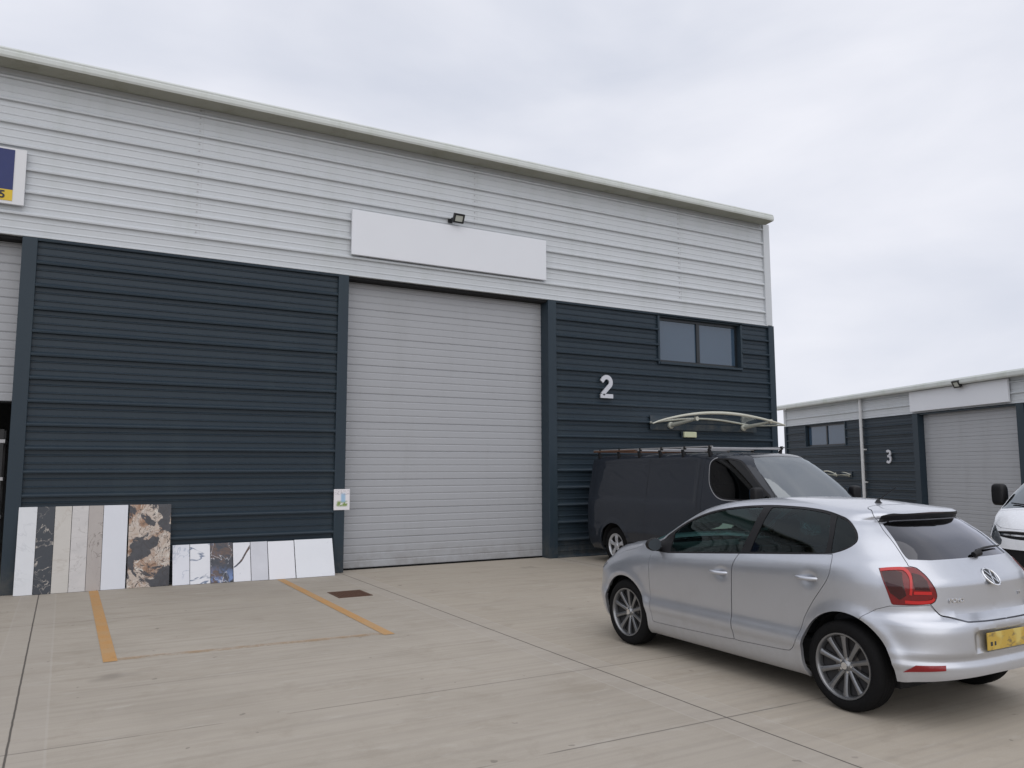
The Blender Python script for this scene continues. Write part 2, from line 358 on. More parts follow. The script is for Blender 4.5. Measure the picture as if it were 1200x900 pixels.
class Skin:
    """half of a vehicle shell (x>=0) as a surface P(s, q): horizontal outlines stacked in height.
    s runs round the outline (s = -y on the flank), q is the arc length up the section"""
    NS=401; NQ=321
    def __init__(self, T, bumps=()):
        # T: dict of tables [(t, value)...]
        g=lambda k,t: pchip([a for a,b in T[k]],[b for a,b in T[k]],t)
        t0=T['w'][0][0]; t1=T['w'][-1][0]
        tt=np.linspace(t0,t1,4000); tt=t0+(t1-t0)*(1-(1-(tt-t0)/(t1-t0))**1.6)
        w=g('w',tt); L=np.concatenate([[0],np.cumsum(np.hypot(np.diff(w),np.diff(tt)))])
        self.Q=L[-1]; self.q=np.linspace(0,self.Q,self.NQ); t=np.interp(self.q,L,tt); self.t=t
        w=np.maximum(g('w',t),1e-4); yf=g('yf',t); yr=g('yr',t); y0=g('y0',t); nf=g('nf',t); mf=g('mf',t); nr=g('nr',t); mr=g('mr',t); k=g('k',t)
        M=600; ph=np.linspace(0,np.pi/2,M)
        rows=[]; S0=[];S1=[]
        for i in range(self.NQ):
            c=np.cos(ph); s=np.sin(ph)
            # front quarter: centre (x=0,y=yf) -> side (x=w,y=y0)
            xf=w[i]*s**(2/nf[i]); yF=y0[i]+(yf[i]-y0[i])*c**(2/mf[i])
            xr=w[i]*c**(2/nr[i]); yR=y0[i]+(yr[i]-y0[i])*s**(2/mr[i])
            x=np.concatenate([xf,xr[1:]]); y=np.concatenate([yF,yR[1:]])
            l=np.concatenate([[0],np.cumsum(np.hypot(np.diff(x),np.diff(y)))])
            sref=l[M-1]; l=l-sref-y0[i]
            S0.append(l[0]); S1.append(l[-1])
            f=np.linspace(0,1,self.NS)
            ls=l[0]+(l[-1]-l[0])*f
            rows.append(np.stack([np.interp(ls,l,x),np.interp(ls,l,y)],1))
        xy=np.array(rows); self.s0=np.array(S0); self.s1=np.array(S1)
        P=np.zeros((self.NQ,self.NS,3)); P[:,:,:2]=xy; P[:,:,2]=t[:,None]+k[:,None]*(-xy[:,:,1])
        self.P=P; self.S=self.s0[:,None]+(self.s1-self.s0)[:,None]*np.linspace(0,1,self.NS)[None]
        N=self.normals(P)
        if bumps:
            d=np.zeros(P.shape[:2])
            for b in bumps: d=d+b(P[...,0],P[...,1],P[...,2])
            P=P+N*d[...,None]
            P[:,0,0]=0; P[:,-1,0]=0
            self.P=P; N=self.normals(P)
        self.N=N
    def normals(self,P):
        du=np.gradient(P,axis=1); dv=np.gradient(P,axis=0)
        n=np.cross(dv,du); l=np.linalg.norm(n,axis=2,keepdims=True)
        n=n/np.maximum(l,1e-12)
        bad=(l[...,0]<1e-10); n[bad]=(0,0,1)
        n[:,0,0]=0; n[:,-1,0]=0
        n/=np.maximum(np.linalg.norm(n,axis=2,keepdims=True),1e-9)
        c=P[...,0]*n[...,0]+(P[...,2]-self.t[0]-.4)*n[...,2]
        # make outward
        if np.median(n[self.NQ//3,self.NS//2:self.NS//2+3,0])<0: n=-n
        return n
    def _uv(self,s,q):
        s=np.asarray(s,float); q=np.clip(np.asarray(q,float),0,self.Q)
        v=q/self.Q*(self.NQ-1); i=np.clip(v.astype(int),0,self.NQ-2); b=v-i
        a0=np.interp(q,self.q,self.s0); a1=np.interp(q,self.q,self.s1)
        u=np.clip((s-a0)/np.maximum(a1-a0,1e-6),0,1)*(self.NS-1); j=np.clip(u.astype(int),0,self.NS-2); a=u-j
        return i,j,a,b
    def at(self,s,q,off=0.0):
        i,j,a,b=self._uv(s,q); a=a[...,None]; b=b[...,None]
        F=lambda G:(G[i,j]*(1-a)+G[i,j+1]*a)*(1-b)+(G[i+1,j]*(1-a)+G[i+1,j+1]*a)*b
        n=F(self.N); n=n/np.linalg.norm(n,axis=-1,keepdims=True)
        return F(self.P)+n*np.asarray(off)[...,None] if np.ndim(off) else F(self.P)+n*off
    def find(self,mode,a,b,c=None):
        """chart coordinates (s,q) of a surface point: 'side' (y,z), 'rear'/'front' (x,z), 'p' (x,y,z), 'top' (x,y)"""
        P=self.P
        if mode=='side': D=(P[...,1]-a)**2+(P[...,2]-b)**2; K=[1,2]; tg=[a,b]
        elif mode=='rear': D=(P[...,0]-a)**2+(P[...,2]-b)**2+np.where(np.arange(self.NS)[None]<self.NS*.6,9,0); K=[0,2]; tg=[a,b]
        elif mode=='front': D=(P[...,0]-a)**2+(P[...,2]-b)**2+np.where(np.arange(self.NS)[None]>self.NS*.4,9,0); K=[0,2]; tg=[a,b]
        elif mode=='top': D=(P[...,0]-a)**2+(P[...,1]-b)**2+np.where(P[...,2]<c,9,0); K=[0,1]; tg=[a,b]
        else: D=(P[...,0]-a)**2+(P[...,1]-b)**2+(P[...,2]-c)**2; K=[0,1,2]; tg=[a,b,c]
        i,j=np.unravel_index(np.argmin(D),D.shape)
        s=self.S[i,j]; q=self.q[i]; best=(s,q); bd=D[i,j]
        for _ in range(4):
            p=self.at(np.array([s,s+1e-3,s]),np.array([q,q,q+1e-3]))[:,K]
            J=np.stack([(p[1]-p[0])/1e-3,(p[2]-p[0])/1e-3],1); r=np.array(tg)-p[0]
            try: d=np.linalg.lstsq(J,r,rcond=None)[0]
            except Exception: break
            d=np.clip(d,-.02,.02); s+=d[0]; q=float(np.clip(q+d[1],0,self.Q))
            s=float(np.clip(s,np.interp(q,self.q,self.s0),np.interp(q,self.q,self.s1)))
        p=self.at(np.array([s]),np.array([q]))[0,K]
        if ((p-np.array(tg))**2).sum()>bd and mode in('side','rear','front','top') and bd<1: s,q=best
        return s,q

HATCH=dict(
 w=[(.17,.76),(.2,.79),(.25,.812),(.30,.822),(.38,.835),(.40,.846),(.445,.845),(.505,.830),(.54,.828),(.6,.830),(.75,.832),(.86,.830),(.91,.822),(.95,.802),(.985,.775),(1.02,.758),(1.1,.724),(1.2,.68),(1.3,.63),(1.35,.598),(1.39,.558),(1.42,.50),(1.44,.42),(1.452,.30),(1.458,.15),(1.46,0)],
 yf=[(.17,1.85),(.25,1.96),(.35,2.01),(.5,2.015),(.65,2.0),(.78,1.975),(.86,1.95),(.93,1.91),(.98,1.87),(1.02,1.77),(1.05,1.62),(1.075,1.36),(1.09,1.22),(1.10,1.15),(1.115,1.09),(1.14,.99),(1.2,.84),(1.3,.57),(1.36,.38),(1.40,.22),(1.43,.02),(1.45,-.2),(1.46,-.45)],
 yr=[(.17,-1.82),(.22,-1.88),(.3,-1.93),(.36,-1.95),(.405,-1.95),(.425,-1.932),(.45,-1.932),(.475,-1.952),(.5,-1.955),(.6,-1.953),(.646,-1.949),(.656,-1.938),(.684,-1.868),(.7,-1.862),(.8,-1.862),(.84,-1.862),(.855,-1.848),(.87,-1.828),(.91,-1.78),(.96,-1.735),(1.1,-1.60),(1.24,-1.468),(1.315,-1.402),(1.327,-1.408),(1.338,-1.428),(1.368,-1.448),(1.384,-1.43),(1.40,-1.28),(1.425,-1.02),(1.45,-.75),(1.46,-.46)],
 y0=[(.17,-.2),(1.3,-.2),(1.46,-.455)],
 nf=[(.17,3.2),(.7,3.2),(.95,2.8),(1.09,2.8),(1.14,3.0),(1.35,3.4),(1.46,3)], mf=[(.17,8),(.7,8),(.95,5),(1.09,5),(1.14,7),(1.4,7),(1.46,3)],
 nr=[(.17,3.4),(.6,3.4),(.64,3.2),(1.0,3.0),(1.2,3.2),(1.36,3.5),(1.40,3.3),(1.46,2.4)], mr=[(.17,8),(.9,8),(1.1,8),(1.3,8),(1.4,6),(1.46,3)],
 k=[(.17,0),(.5,.0),(.8,.04),(.95,.068),(1.05,.068),(1.25,.03),(1.36,.0),(1.46,0)])
def arch_flare(cy,r,amp,sg):
    def f(x,y,z):
        d=np.hypot(y-cy,z-.31); return amp*np.exp(-(d-r)**2/(2*sg*sg))*(x>.5)*np.clip((z-.12)/.1,0,1)
    return f
def dent(y0,z0,ry,rz,amp):
    return lambda x,y,z: -amp*np.exp(-((y-y0)/ry)**2-((z-z0)/rz)**2)*(x>.5)
def box_dent(x0,z0,hx,hz,ymax,amp):
    sm=lambda v,h,e: np.clip((h-np.abs(v))/e+.5,0,1)**2*(3-2*np.clip((h-np.abs(v))/e+.5,0,1))
    return lambda x,y,z: -amp*sm(x-x0,hx,.05)*sm(z-z0,hz,.03)*(y<ymax)
HATCH_B=[arch_flare(1.27,.378,.012,.03),arch_flare(-1.28,.388,.012,.03),dent(-.09,.832,.050,.034,.020),dent(-.99,.891,.050,.034,.020),
 box_dent(0,.55,.36,.065,-1.5,.025)]
VAN=dict(
 w=[(.24,.86),(.32,.91),(.5,.945),(.7,.955),(.95,.956),(1.1,.945),(1.3,.918),(1.6,.862),(1.78,.827),(1.86,.80),(1.92,.75),(1.95,.62),(1.962,.35),(1.97,0)],
 yf=[(.24,2.36),(.35,2.45),(.6,2.49),(.8,2.48),(.92,2.44),(1.02,2.36),(1.1,2.22),(1.17,2.07),(1.22,1.99),(1.34,1.86),(1.5,1.68),(1.7,1.42),(1.86,1.18),(1.92,1.0),(1.95,.7),(1.965,.1),(1.97,-.7)],
 yr=[(.24,-2.85),(.4,-2.89),(1.0,-2.89),(1.6,-2.87),(1.82,-2.86),(1.9,-2.85),(1.945,-2.79),(1.962,-2.5),(1.97,-.9)],
 y0=[(.24,-.6),(1.9,-.6),(1.97,-.8)],
 nf=[(.24,3.2),(1.0,3.2),(1.3,4),(1.97,3)],mf=[(.24,8),(1.0,8),(1.3,12),(1.97,6)],
 nr=[(.24,7),(1.90,8),(1.97,4)],mr=[(.24,24),(1.90,24),(1.97,8)],k=[(.24,0),(1.97,0)])
# ------------------------------------------------------------------ camera
Rw=Matrix(((0.87115937,-0.05068564,-0.48837722),(-0.49099503,-0.09456043,-0.86601513),(-0.00228663,0.99422799,-0.1072636)))
cd=bpy.data.cameras.new('camera'); cam=bpy.data.objects.new('camera',cd); COL.objects.link(cam)
cam.matrix_world=Matrix.Translation((0,0,1.70))@Rw.to_4x4()
cd.sensor_fit='HORIZONTAL'; cd.sensor_width=36; cd.lens=925/1200*36; cd.clip_end=2000; cd.clip_start=.05
scene.camera=cam

# ------------------------------------------------------------------ sky and sun
W=bpy.data.worlds.new('World'); scene.world=W; W.use_nodes=True; wt=W.node_tree; bg=wt.nodes['Background']
SUN_EL,SUN_AZ=48.0,205.0     # azimuth clockwise from +Y: behind and left of the camera
sk=wt.nodes.new('ShaderNodeTexSky'); sk.sky_type='NISHITA'; sk.sun_disc=False; sk.sun_elevation=R(SUN_EL); sk.sun_rotation=R(SUN_AZ); sk.air_density=1; sk.dust_density=2
tc=wt.nodes.new('ShaderNodeTexCoord')
def wn(scale,detail,stretch,loc):
    mp=wt.nodes.new('ShaderNodeMapping'); mp.inputs['Scale'].default_value=stretch; mp.inputs['Location'].default_value=loc; wt.links.new(tc.outputs['Generated'],mp.inputs[0])
    n=wt.nodes.new('ShaderNodeTexNoise'); n.inputs['Scale'].default_value=scale; n.inputs['Detail'].default_value=detail; n.inputs['Roughness'].default_value=.48; n.inputs['Distortion'].default_value=.3; wt.links.new(mp.outputs[0],n.inputs['Vector']); return n.outputs[0]
cr=wt.nodes.new('ShaderNodeValToRGB'); wt.links.new(wn(2.6,8,(1,1,2.6),(3.3,.4,1.2)),cr.inputs[0])
e=cr.color_ramp; e.elements[0].position=.30; e.elements[0].color=(5.8,6.1,6.95,1); e.elements[1].position=.68; e.elements[1].color=(7.6,7.7,8.3,1)
cv=wt.nodes.new('ShaderNodeValToRGB'); wt.links.new(wn(1.1,3,(1,1,2),(1.3,5.4,.2)),cv.inputs[0]); cv.color_ramp.elements[0].position=.36; cv.color_ramp.elements[0].color=(.84,.84,.84,1); cv.color_ramp.elements[1].position=.52; cv.color_ramp.elements[1].color=(.98,.98,.98,1)
mx=wt.nodes.new('ShaderNodeMix'); mx.data_type='RGBA'; wt.links.new(cv.outputs[0],mx.inputs[0]); wt.links.new(sk.outputs[0],mx.inputs[6]); wt.links.new(cr.outputs[0],mx.inputs[7])
wt.links.new(mx.outputs[2],bg.inputs[0]); bg.inputs[1].default_value=.10
sl=bpy.data.lights.new('sun','SUN'); sl.energy=1.15; sl.angle=R(100); sl.color=(1,.965,.92)
so=bpy.data.objects.new('sun',sl); COL.objects.link(so)
d=Vector((math.sin(R(SUN_AZ))*math.cos(R(SUN_EL)),math.cos(R(SUN_AZ))*math.cos(R(SUN_EL)),math.sin(R(SUN_EL)))); so.rotation_euler=d.to_track_quat('Z','Y').to_euler()
scene.view_settings.view_transform='Standard'; scene.view_settings.look='None'; scene.view_settings.exposure=0.22; scene.view_settings.gamma=1

# ------------------------------------------------------------------ ground
def ground():
    b=bmesh.new(); xs=[-400,-60,-20,0,6,14]+[14+9*k/12 for k in range(1,13)]+[40,100,400]; ys=[-400,-60,-10,0,8,16,30,60,400]
    def z(x): t=min(max((x-14)/9,0),1); return -1.3*t*t*(3-2*t)
    V=[[b.verts.new((x,y,z(x))) for x in xs] for y in ys]
    for i in range(len(ys)-1):
        for j in range(len(xs)-1): b.faces.new((V[i][j],V[i][j+1],V[i+1][j+1],V[i+1][j]))
    me=bpy.data.meshes.new('concrete_ground'); b.to_mesh(me); finish(me); o=link('concrete_ground',me,M['ground']); tag(o,kind='structure',label='broomed concrete yard with saw cut joints')
ground()
def quad(name,pts,z,mat,label):
    me=bpy.data.meshes.new(name); me.from_pydata([(x,y,z) for x,y in pts],[],[list(range(len(pts)))]); o=link(name,me,mat); tag(o,label,kind='structure'); return o
quad('parking_line',[(.385,12.9),(.385,8.08),(.50,8.08),(.50,12.9)],.004,M['orange'],'left orange parking bay line running out from the stone slabs')
quad('parking_line',[(2.96,12.7),(2.96,7.94),(3.075,7.94),(3.075,12.7)],.004,M['orange'],'right orange parking bay line ending near the rusty drain cover')
quad('parking_line',[(.50,8.10),(.50,8.20),(2.96,8.07),(2.96,7.97)],.004,M['fadedorange'],'faint worn cross line closing the parking bay')

# ------------------------------------------------------------------ profiled cladding
PITCH=1/3.0
def clad_profile(z0,z1,phase,y=0.0,mn=.012):
    """(y,z) profile from top to bottom, ribs stand out towards -y"""
    k0=math.ceil((z0-phase)/PITCH)-1; pts=[]
    ks=[phase+k*PITCH for k in range(int(k0),int(k0)+60) if phase+k*PITCH<z1+.4]
    for zr in ks:
        md=.060 if mn>.01 else .046; pts+=[(0,zr-.020),(-md*.93,zr-.016),(-md,zr+.005),(-md*.72,zr+.024),(0,zr+.050)]
        for t in(1,2):
            m_=zr+t*PITCH/3+.012; pts+=[(0,m_-.009),(-mn,m_-.007),(-mn*1.08,m_+.004),(0,m_+.018)]
    pts=[p for p in sorted(pts,key=lambda p:p[1])]
    zz=[p[1] for p in pts]; yy=[p[0] for p in pts]
    out=[(float(np.interp(z0,zz,yy)),z0)]+[p for p in pts if z0<p[1]<z1]+[(float(np.interp(z1,zz,yy)),z1)]
    return [(y+a,b) for a,b in out][::-1]
def clad(name,x0,x1,z0,z1,mat,parent,phase=5.012,y=0.0,joints=(),hole=None):
    mb=MB(); mn=.0065 if mat is M['light'] else .014
    if hole:
        a,b_,c,d_=hole
        for X0,X1,Z0,Z1 in((x0,a,z0,z1),(b_,x1,z0,z1),(a,b_,z0,c),(a,b_,d_,z1)):
            if X1-X0>.01 and Z1-Z0>.01: mb.sweep_x(clad_profile(Z0,Z1,phase,y,mn),X0,X1)
    else: mb.sweep_x(clad_profile(z0,z1,phase,y,mn),x0,x1,segs=max(1,int((x1-x0)/1.5)))
    for jx in joints:      # lap of two sheets with its screws
        k=math.ceil((z0-phase)/PITCH)
        while phase+k*PITCH<z1-.1:
            zz=phase+k*PITCH
            for t in(.085,.20,.30):
                if z0<zz+t<z1-.02: mb.box(jx-.011,jx+.011,y-.012,y+.002,zz+t-.010,zz+t+.010,mi=1); 
            mb.box(jx+.05,jx+.053,y-.0025,y+.002,zz+.045,min(zz+PITCH-.03,z1),mi=1)
            k+=1
    o=mb.build(name,[mat,M['steel']],parent,smooth=False); return o
def sectional(name,x0,x1,z0,z1,y,mat,parent,label=None,pitch=.125,sect=.5):
    pts=[]; z=z0; n=0
    while z<z1-1e-6:
        last=((n+1)%round(sect/pitch)==0); t=min(z+pitch,z1)
        pts+=[(y,z),(y-.004,z+.010),(y-.004,t-.022),(y+(.009 if last else .004),t-.010)]; z=t; n+=1
    pts.append((y,z1)); mb=MB(); mb.sweep_x(pts[::-1],x0,x1); mb.box(x0,x1,y-.012,y+.03,z0-.03,z0-.001,mi=1)
    o=mb.build(name,[mat,M['rubber']],parent)
    if label: o['label']=label
    return o
def window(parent,x0,x1,z0,z1,split,glassm=None):
    """frame set back in the cladding, slim flashings round it, two panes"""
    mb=MB(); g=.13
    mb.box(x0-.05,x0,-.045,g,z0-.05,z1,bev=.004); mb.box(x1,x1+.05,-.045,g,z0-.05,z1,bev=.004); mb.box(x0,x1,-.06,g,z0-.05,z0,bev=.004); mb.box(x0,x1,0.0,g,z1-.01,z1+.03)
    w=mb.build('window',M['trim'],parent)
    f=MB(); y0,y1=g-.05,g
    f.box(x0,x0+.05,y0,y1,z0,z1); f.box(x1-.05,x1,y0,y1,z0,z1); f.box(x0+.05,x1-.05,y0,y1,z0,z0+.06); f.box(x0+.05,x1-.05,y0,y1,z1-.07,z1); f.box(split-.045,split+.045,y0-.005,y1,z0+.06,z1-.07,bev=.004)
    f.build('frame',M['frame'],w)
    for a,b in((x0+.05,split-.045),(split+.045,x1-.05)):
        p=MB(); p.box(a,b,g-.022,g-.010,z0+.06,z1-.07); p.build('pane',glassm or M['bglass'],w)
    return w

# ------------------------------------------------------------------ main building (y=0 plane of its frame is the cladding face)
YB=13.05
B=empty('industrial_building','long two tone metal clad industrial building, unit 2, filling the left and centre','building',(0,YB,0))
XL,XR=-16.0,14.42
J1=4.05
clad('upper_cladding',XL,XR-.16,5.05,7.52,M['light'],B,phase=5.025,joints=(-3.4,1.62,6.55,11.6))
clad('lower_cladding',-.50,3.93,0.0,5.04,M['dark'],B,phase=5.005-PITCH*15)
clad('lower_cladding',8.34,14.30,0.0,5.04,M['dark'],B,phase=5.005-PITCH*15,hole=(10.95,13.40,3.95,5.00))
clad('lower_cladding',-9.2,-4.85,0.0,5.04,M['dark'],B,phase=5.005-PITCH*15)
clad('lower_cladding',XL,-13.5,0.0,5.04,M['dark'],B,phase=5.005-PITCH*15)
mb=MB(); mb.sweep_x([(-.05,5.052),(-.05,5.035),(.0,5.03)],XL,XR-.16); mb.build('drip_flashing',M['light'],B)
for a,b in((-.69,-.50),(3.93,4.11),(8.15,8.34),(-4.85,-4.67),(-9.4,-9.2),(-13.5,-13.3)):
    mb=MB(); mb.box(a,b,-.055,.34,.0,5.03,bev=.006); mb.build('door_post',M['trim'],B)
mb=MB(); mb.box(14.26,14.44,-.055,.3,.0,5.045,bev=.006); mb.build('corner_trim',M['trim'],B)
mb=MB(); mb.box(14.20,14.40,-.058,.3,5.05,7.5,bev=.006); mb.build('corner_trim',M['light'],B)
# lintels over the doors, coloured near-black to paint in the shadow above each door
for a,b in((4.11,8.15),(-4.67,-.69),(-13.3,-9.4)):
    mb=MB(); mb.box(a,b,.0,.34,4.985,5.03); mb.build('lintel',M['dark_in'],B)
sectional('roller_door',4.11,8.15,.03,4.985,.23,M['shutter'],B,'closed pale grey sectional door of unit 2')
sectional('roller_door',-4.67,-.69,2.68,4.985,.23,M['shutter'],B,'half raised pale grey door over a dark opening')
sectional('roller_door',-13.3,-9.4,.03,4.985,.23,M['shutter'],B,'closed pale grey door further along')
# eaves gutter
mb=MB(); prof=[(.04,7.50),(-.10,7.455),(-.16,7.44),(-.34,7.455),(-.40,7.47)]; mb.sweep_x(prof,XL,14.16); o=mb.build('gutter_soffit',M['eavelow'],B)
mb=MB(); prof=[(-.40,7.47),(-.415,7.50),(-.415,7.555),(-.40,7.575),(-.405,7.60),(-.36,7.64),(-.20,7.66),(.05,7.72),(.35,7.74)]; mb.sweep_x(prof,XL,14.16)
mb.prism([(-.40,7.468),(-.415,7.50),(-.415,7.555),(-.40,7.60),(-.36,7.64),(.35,7.74),(.35,7.5),(.04,7.50),(-.16,7.438)],14.16,14.18,plane='yz')
mb.build('gutter',M['eave'],B)
# roof and the far walls
mb=MB(); mb.box(XL,14.40,.35,19.6,7.5,7.62); mb.build('roof',M['eave'],B)
mb=MB(); mb.box(14.32,14.395,.3,19.6,0,7.5); mb.build('side_wall',M['light'],B)
mb=MB(); mb.box(XL,14.36,19.5,19.6,0,7.5); mb.box(XL,XL+.08,.35,19.5,0,7.5); mb.build('rear_wall',M['dark'],B)
mb=MB(); mb.box(XL+.08,14.36,.36,19.5,5.1,5.2); mb.box(-.45,-.35,.36,19.5,0,5.1); mb.box(-5.05,-4.95,.36,19.5,0,5.1); mb.box(-4.95,-.45,9,9.1,0,5.1); mb.build('inner_wall',M['inwall'],B)
window(B,10.98,13.36,3.98,4.98,12.17)
# racking inside the open unit
rk=empty('storage_rack','dark steel storage rack with cartons inside the open unit door','rack',(-1.38,YB+.75,0))
mb=MB()
for x in(-.55,.55):
    for y in(0,.5): mb.box(x-.03,x+.03,y-.03,y+.03,0,2.3)
mb.build('upright',M['blackm'],rk)
for z in(.45,1.0,1.55,2.1):
    q=MB(); q.box(-.6,.6,-.05,.55,z,z+.05); q.build('shelf',M['steel'],rk)
for x,z,w,h,mm,l in((-.3,.50,.32,.26,'box1','brown carton on the lowest rack shelf'),(.25,.50,.40,.30,'box2','pale carton on the lowest rack shelf'),(.30,1.05,.36,.22,'box2','pale carton on the second rack shelf'),(.2,1.60,.45,.3,'box1','brown carton on the third rack shelf')):
    b=MB(); b.box(-w/2,w/2,0,.4,0,h,bev=.006); o=b.build('carton',M[mm]); o.location=(-1.38+x,YB+.77,z+.002); tag(o,l,'carton',group='cartons on the storage rack')

# house number 2
def num2(): return arc(0,.335,.115,168,-28,18,rz=.105)+[(.02,.20),(-.125,.052)]
def make_digit(name,kind,loc,rz,label,h=.47):
    mb=MB()
    if kind==2:
        mb.join(stroke_glyph([(-.125,.335)]+arc(0,.325,.105,150,-32,18,rz=.105)+[(-.105,.075)],.088,.03)); mb.box(-.155,.155,0.0,.0305,0,.084)
    else:
        mb.join(stroke_glyph(arc(0,.345,.10,140,-78,16,rz=.085),.082,.03)); mb.join(stroke_glyph([(-.045,.2475),(.035,.2475)],.078,.0306)); mb.join(stroke_glyph(arc(0,.148,.112,72,-140,18,rz=.108),.082,.0312))
    for x,z in((0,.06),(0,.42)) : mb.tube([(x,.03,z),(x,.09,z)],.008,6)
    o=mb.build(name,M['alu']); o.location=loc; o.rotation_euler=(0,0,rz); o.scale=(h/.47,1,h/.47); return tag(o,label,'number sign',group='unit number digits')
make_digit('unit_number',2,(9.525,YB-.09,3.13),0,'silver number 2 on the dark ribbed cladding above the dark van')
# blank fascia board
mb=MB(); mb.box(4.13,8.09,-.10,-.04,5.40,6.20,bev=.008); fb=mb.build('blank_sign_board',M['sign']); fb.location=(0,YB,0); tag(fb,'long blank white sign board above the closed door of unit 2','sign board',group='blank sign boards')
for x in(4.2,5.95,8.0):
    pass
# floodlight
fl=empty('floodlight','small black square floodlight tilted above the long white board','floodlight',(6.12,YB-.04,6.33),group='floodlights on the fronts')
mb=MB(); mb.tube([(-.09,.03,.0),(-.09,-.06,.0),(-.09,-.14,.0)],.014,8); mb.box(-.13,-.05,-.002,.03,-.06,.03); mb.build('arm',M['blackm'],fl)
mt=Matrix.Translation((0.0,-.16,-.01))@Matrix.Rotation(R(28),4,'X')
mb=MB(); 
for a in((-.105,-.075,-.055,.055),(.075,.105,-.055,.055)): mb.box(a[0],a[1],-.03,.03,a[2],a[3],mat=mt)
mb.box(-.105,.105,-.03,.03,.055,.085,mat=mt); mb.box(-.105,.105,-.03,.03,-.085,-.055,mat=mt); mb.box(-.075,.075,.0,.028,-.055,.055,mat=mt); mb.build('housing',M['blackm'],fl)
mb=MB(); mb.box(-.075,.075,-.022,-.001,-.055,.055,mat=mt); mb.build('lens',M['floodglass'],fl)
# neighbour's blue sign
sg=empty('shop_sign','navy blue and yellow sign with a white border at the left edge','sign',(-.70,YB-.04,5.46))
mb=MB(); mb.box(-3.9,0,-.05,.0,0,.82,bev=.004); mb.build('board',M['signedge'],sg)
mb=MB(); mb.box(-3.78,-.145,-.056,-.0505,.205,.795); mb.build('blue_panel',M['navy'],sg)
mb=MB(); mb.box(-3.78,-.145,-.056,-.0505,.045,.2045); mb.build('yellow_strip',M['yellow'],sg)
text_mesh('lettering','95',.155,.002,M['ink'],sg,(-.23,-.0585,.075),(R(90),0,0),bold=.004,align='RIGHT')
# notice on the post
mb=MB(); mb.box(-.135,.135,-.006,.006,0,.345,bev=.002); o=mb.build('notice_board',M['notice']); o.location=(4.055,YB-.066,1.03); tag(o,'small printed notice with a green and blue picture on the door post','notice')
# door canopy
cn=empty('door_canopy','cream arched door canopy over the dark van on unit 2','canopy',(12.0,YB,2.62),group='arched door canopies')
def canopy(cn,mirror=False):
    Wf=1.86; Wb=(-1.35,1.60)
    def fp(t): return Vector((-1.97+3.70*t,-.90,-.03+.055*t+.235*math.sin(math.pi*min(1,t**.92))**.9*1.0))
    def bp(t): return Vector((Wb[0]+(Wb[1]-Wb[0])*t,-.06,.045+.12*math.sin(math.pi*t)))
    N=26
    b=bmesh.new(); rows=[]
    for i in range(N+1):
        t=i/N; rows.append([b.verts.new(fp(t).lerp(bp(t),k/6)+Vector((0,0,.03*math.sin(math.pi*k/6)))) for k in range(7)])
    for A,C in zip(rows,rows[1:]):
        for k in range(6): b.faces.new((A[k],A[k+1],C[k+1],C[k]))
    me=bpy.data.meshes.new('canopy_sheet'); b.to_mesh(me); b.free(); finish(me); link('canopy_sheet',me,M['lens'],cn)
    mb=MB(); mb.tube([fp(i/N) for i in range(N+1)],[.014+.02*math.sin(math.pi*i/N) for i in range(N+1)],10); mb.build('front_beam',M['cream'],cn,smooth=True)
    mb=MB(); mb.tube([bp(i/N) for i in range(N+1)],.022,8); mb.build('rear_beam',M['cream'],cn,smooth=True)
    for t_,r_ in((1,.016),(0,.008)):
        mb=MB(); mb.tube([fp(t_),bp(t_)],r_,8); mb.build('side_rail',M['cream'],cn,smooth=True)
    for x in(-.80,1.33):
        mb=MB(); mb.lathe([(0,-.11),(.05,-.11),(.072,-.09),(.072,0),(0,0)],20,axis='y',c=(x,0,.0)); mb.tube([(x,-.07,.0),(x,-.86,.09)],[.05,.022],10); mb.lathe([(0,-.03),(.045,-.03),(.045,.03),(0,.03)],16,axis='y',c=(x,-.86,.10)); mb.build('bracket',M['cream'],cn,smooth=True)
canopy(cn)
mb=MB(); mb.box(10.66-12,13.75-12,-.052,-.038,-.10,.20); mb.build('back_plate',M['trim'],cn)
# bulkhead light
bl=empty('wall_light','small pale rectangular bulkhead light below the canopy','wall light',(11.70,YB-.038,2.37))
mb=MB(); mb.box(-.20,.20,-.03,.0,-.01,.13,bev=.006); mb.build('housing',M['trim'],bl)
mb=MB(); mb.box(-.17,.18,-.085,-.03,.0,.12,bev=.014); mb.build('diffuser',M['lampshade'],bl)

# ------------------------------------------------------------------ stone sample slabs leaning on the wall
def slab(x0,x1,h,yb,yt,z0,mat,label,group,dx=0,i=0):
    """flat slab whose foot stands at y=yb and head rests at y=yt"""
    w=x1-x0; a=math.asin(min(.9,(yt-yb)/h)); b=MB(); b.box(-w/2,w/2,-.005,.005,0,h,bev=.0012)
    o=b.build('stone_slab',[mat]); o.location=((x0+x1)/2,yb,z0); o.rotation_euler=(-a,dx,R(random.uniform(-.6,.6))); return tag(o,label,'stone slab',group)
T=[(-.525,-.30,'t0','tall white stone slab, leftmost of the row beside the dark post'),(-.298,-.085,'t1','tall black stone slab with pale scratches between white and beige slabs'),(-.083,.125,'t2','tall plain beige stone slab right of the black slab'),
 (.127,.335,'t3','tall pale grey veined slab between beige and taupe slabs'),(.337,.525,'t4','tall taupe stone slab with dark diagonal vein'),(.527,.845,'t5','tall wide plain cool white slab left of the rust and black slab'),(.86,1.43,'t6','tall wide black slab with rust and cream patches')]
for i,(a,b_,k,l) in enumerate(T): slab(a+.0015,b_-.0015,1.195,YB-.20+.002*i,YB-.052,.003,M[k],l,'stone slabs leaning on the dark wall',i=i)
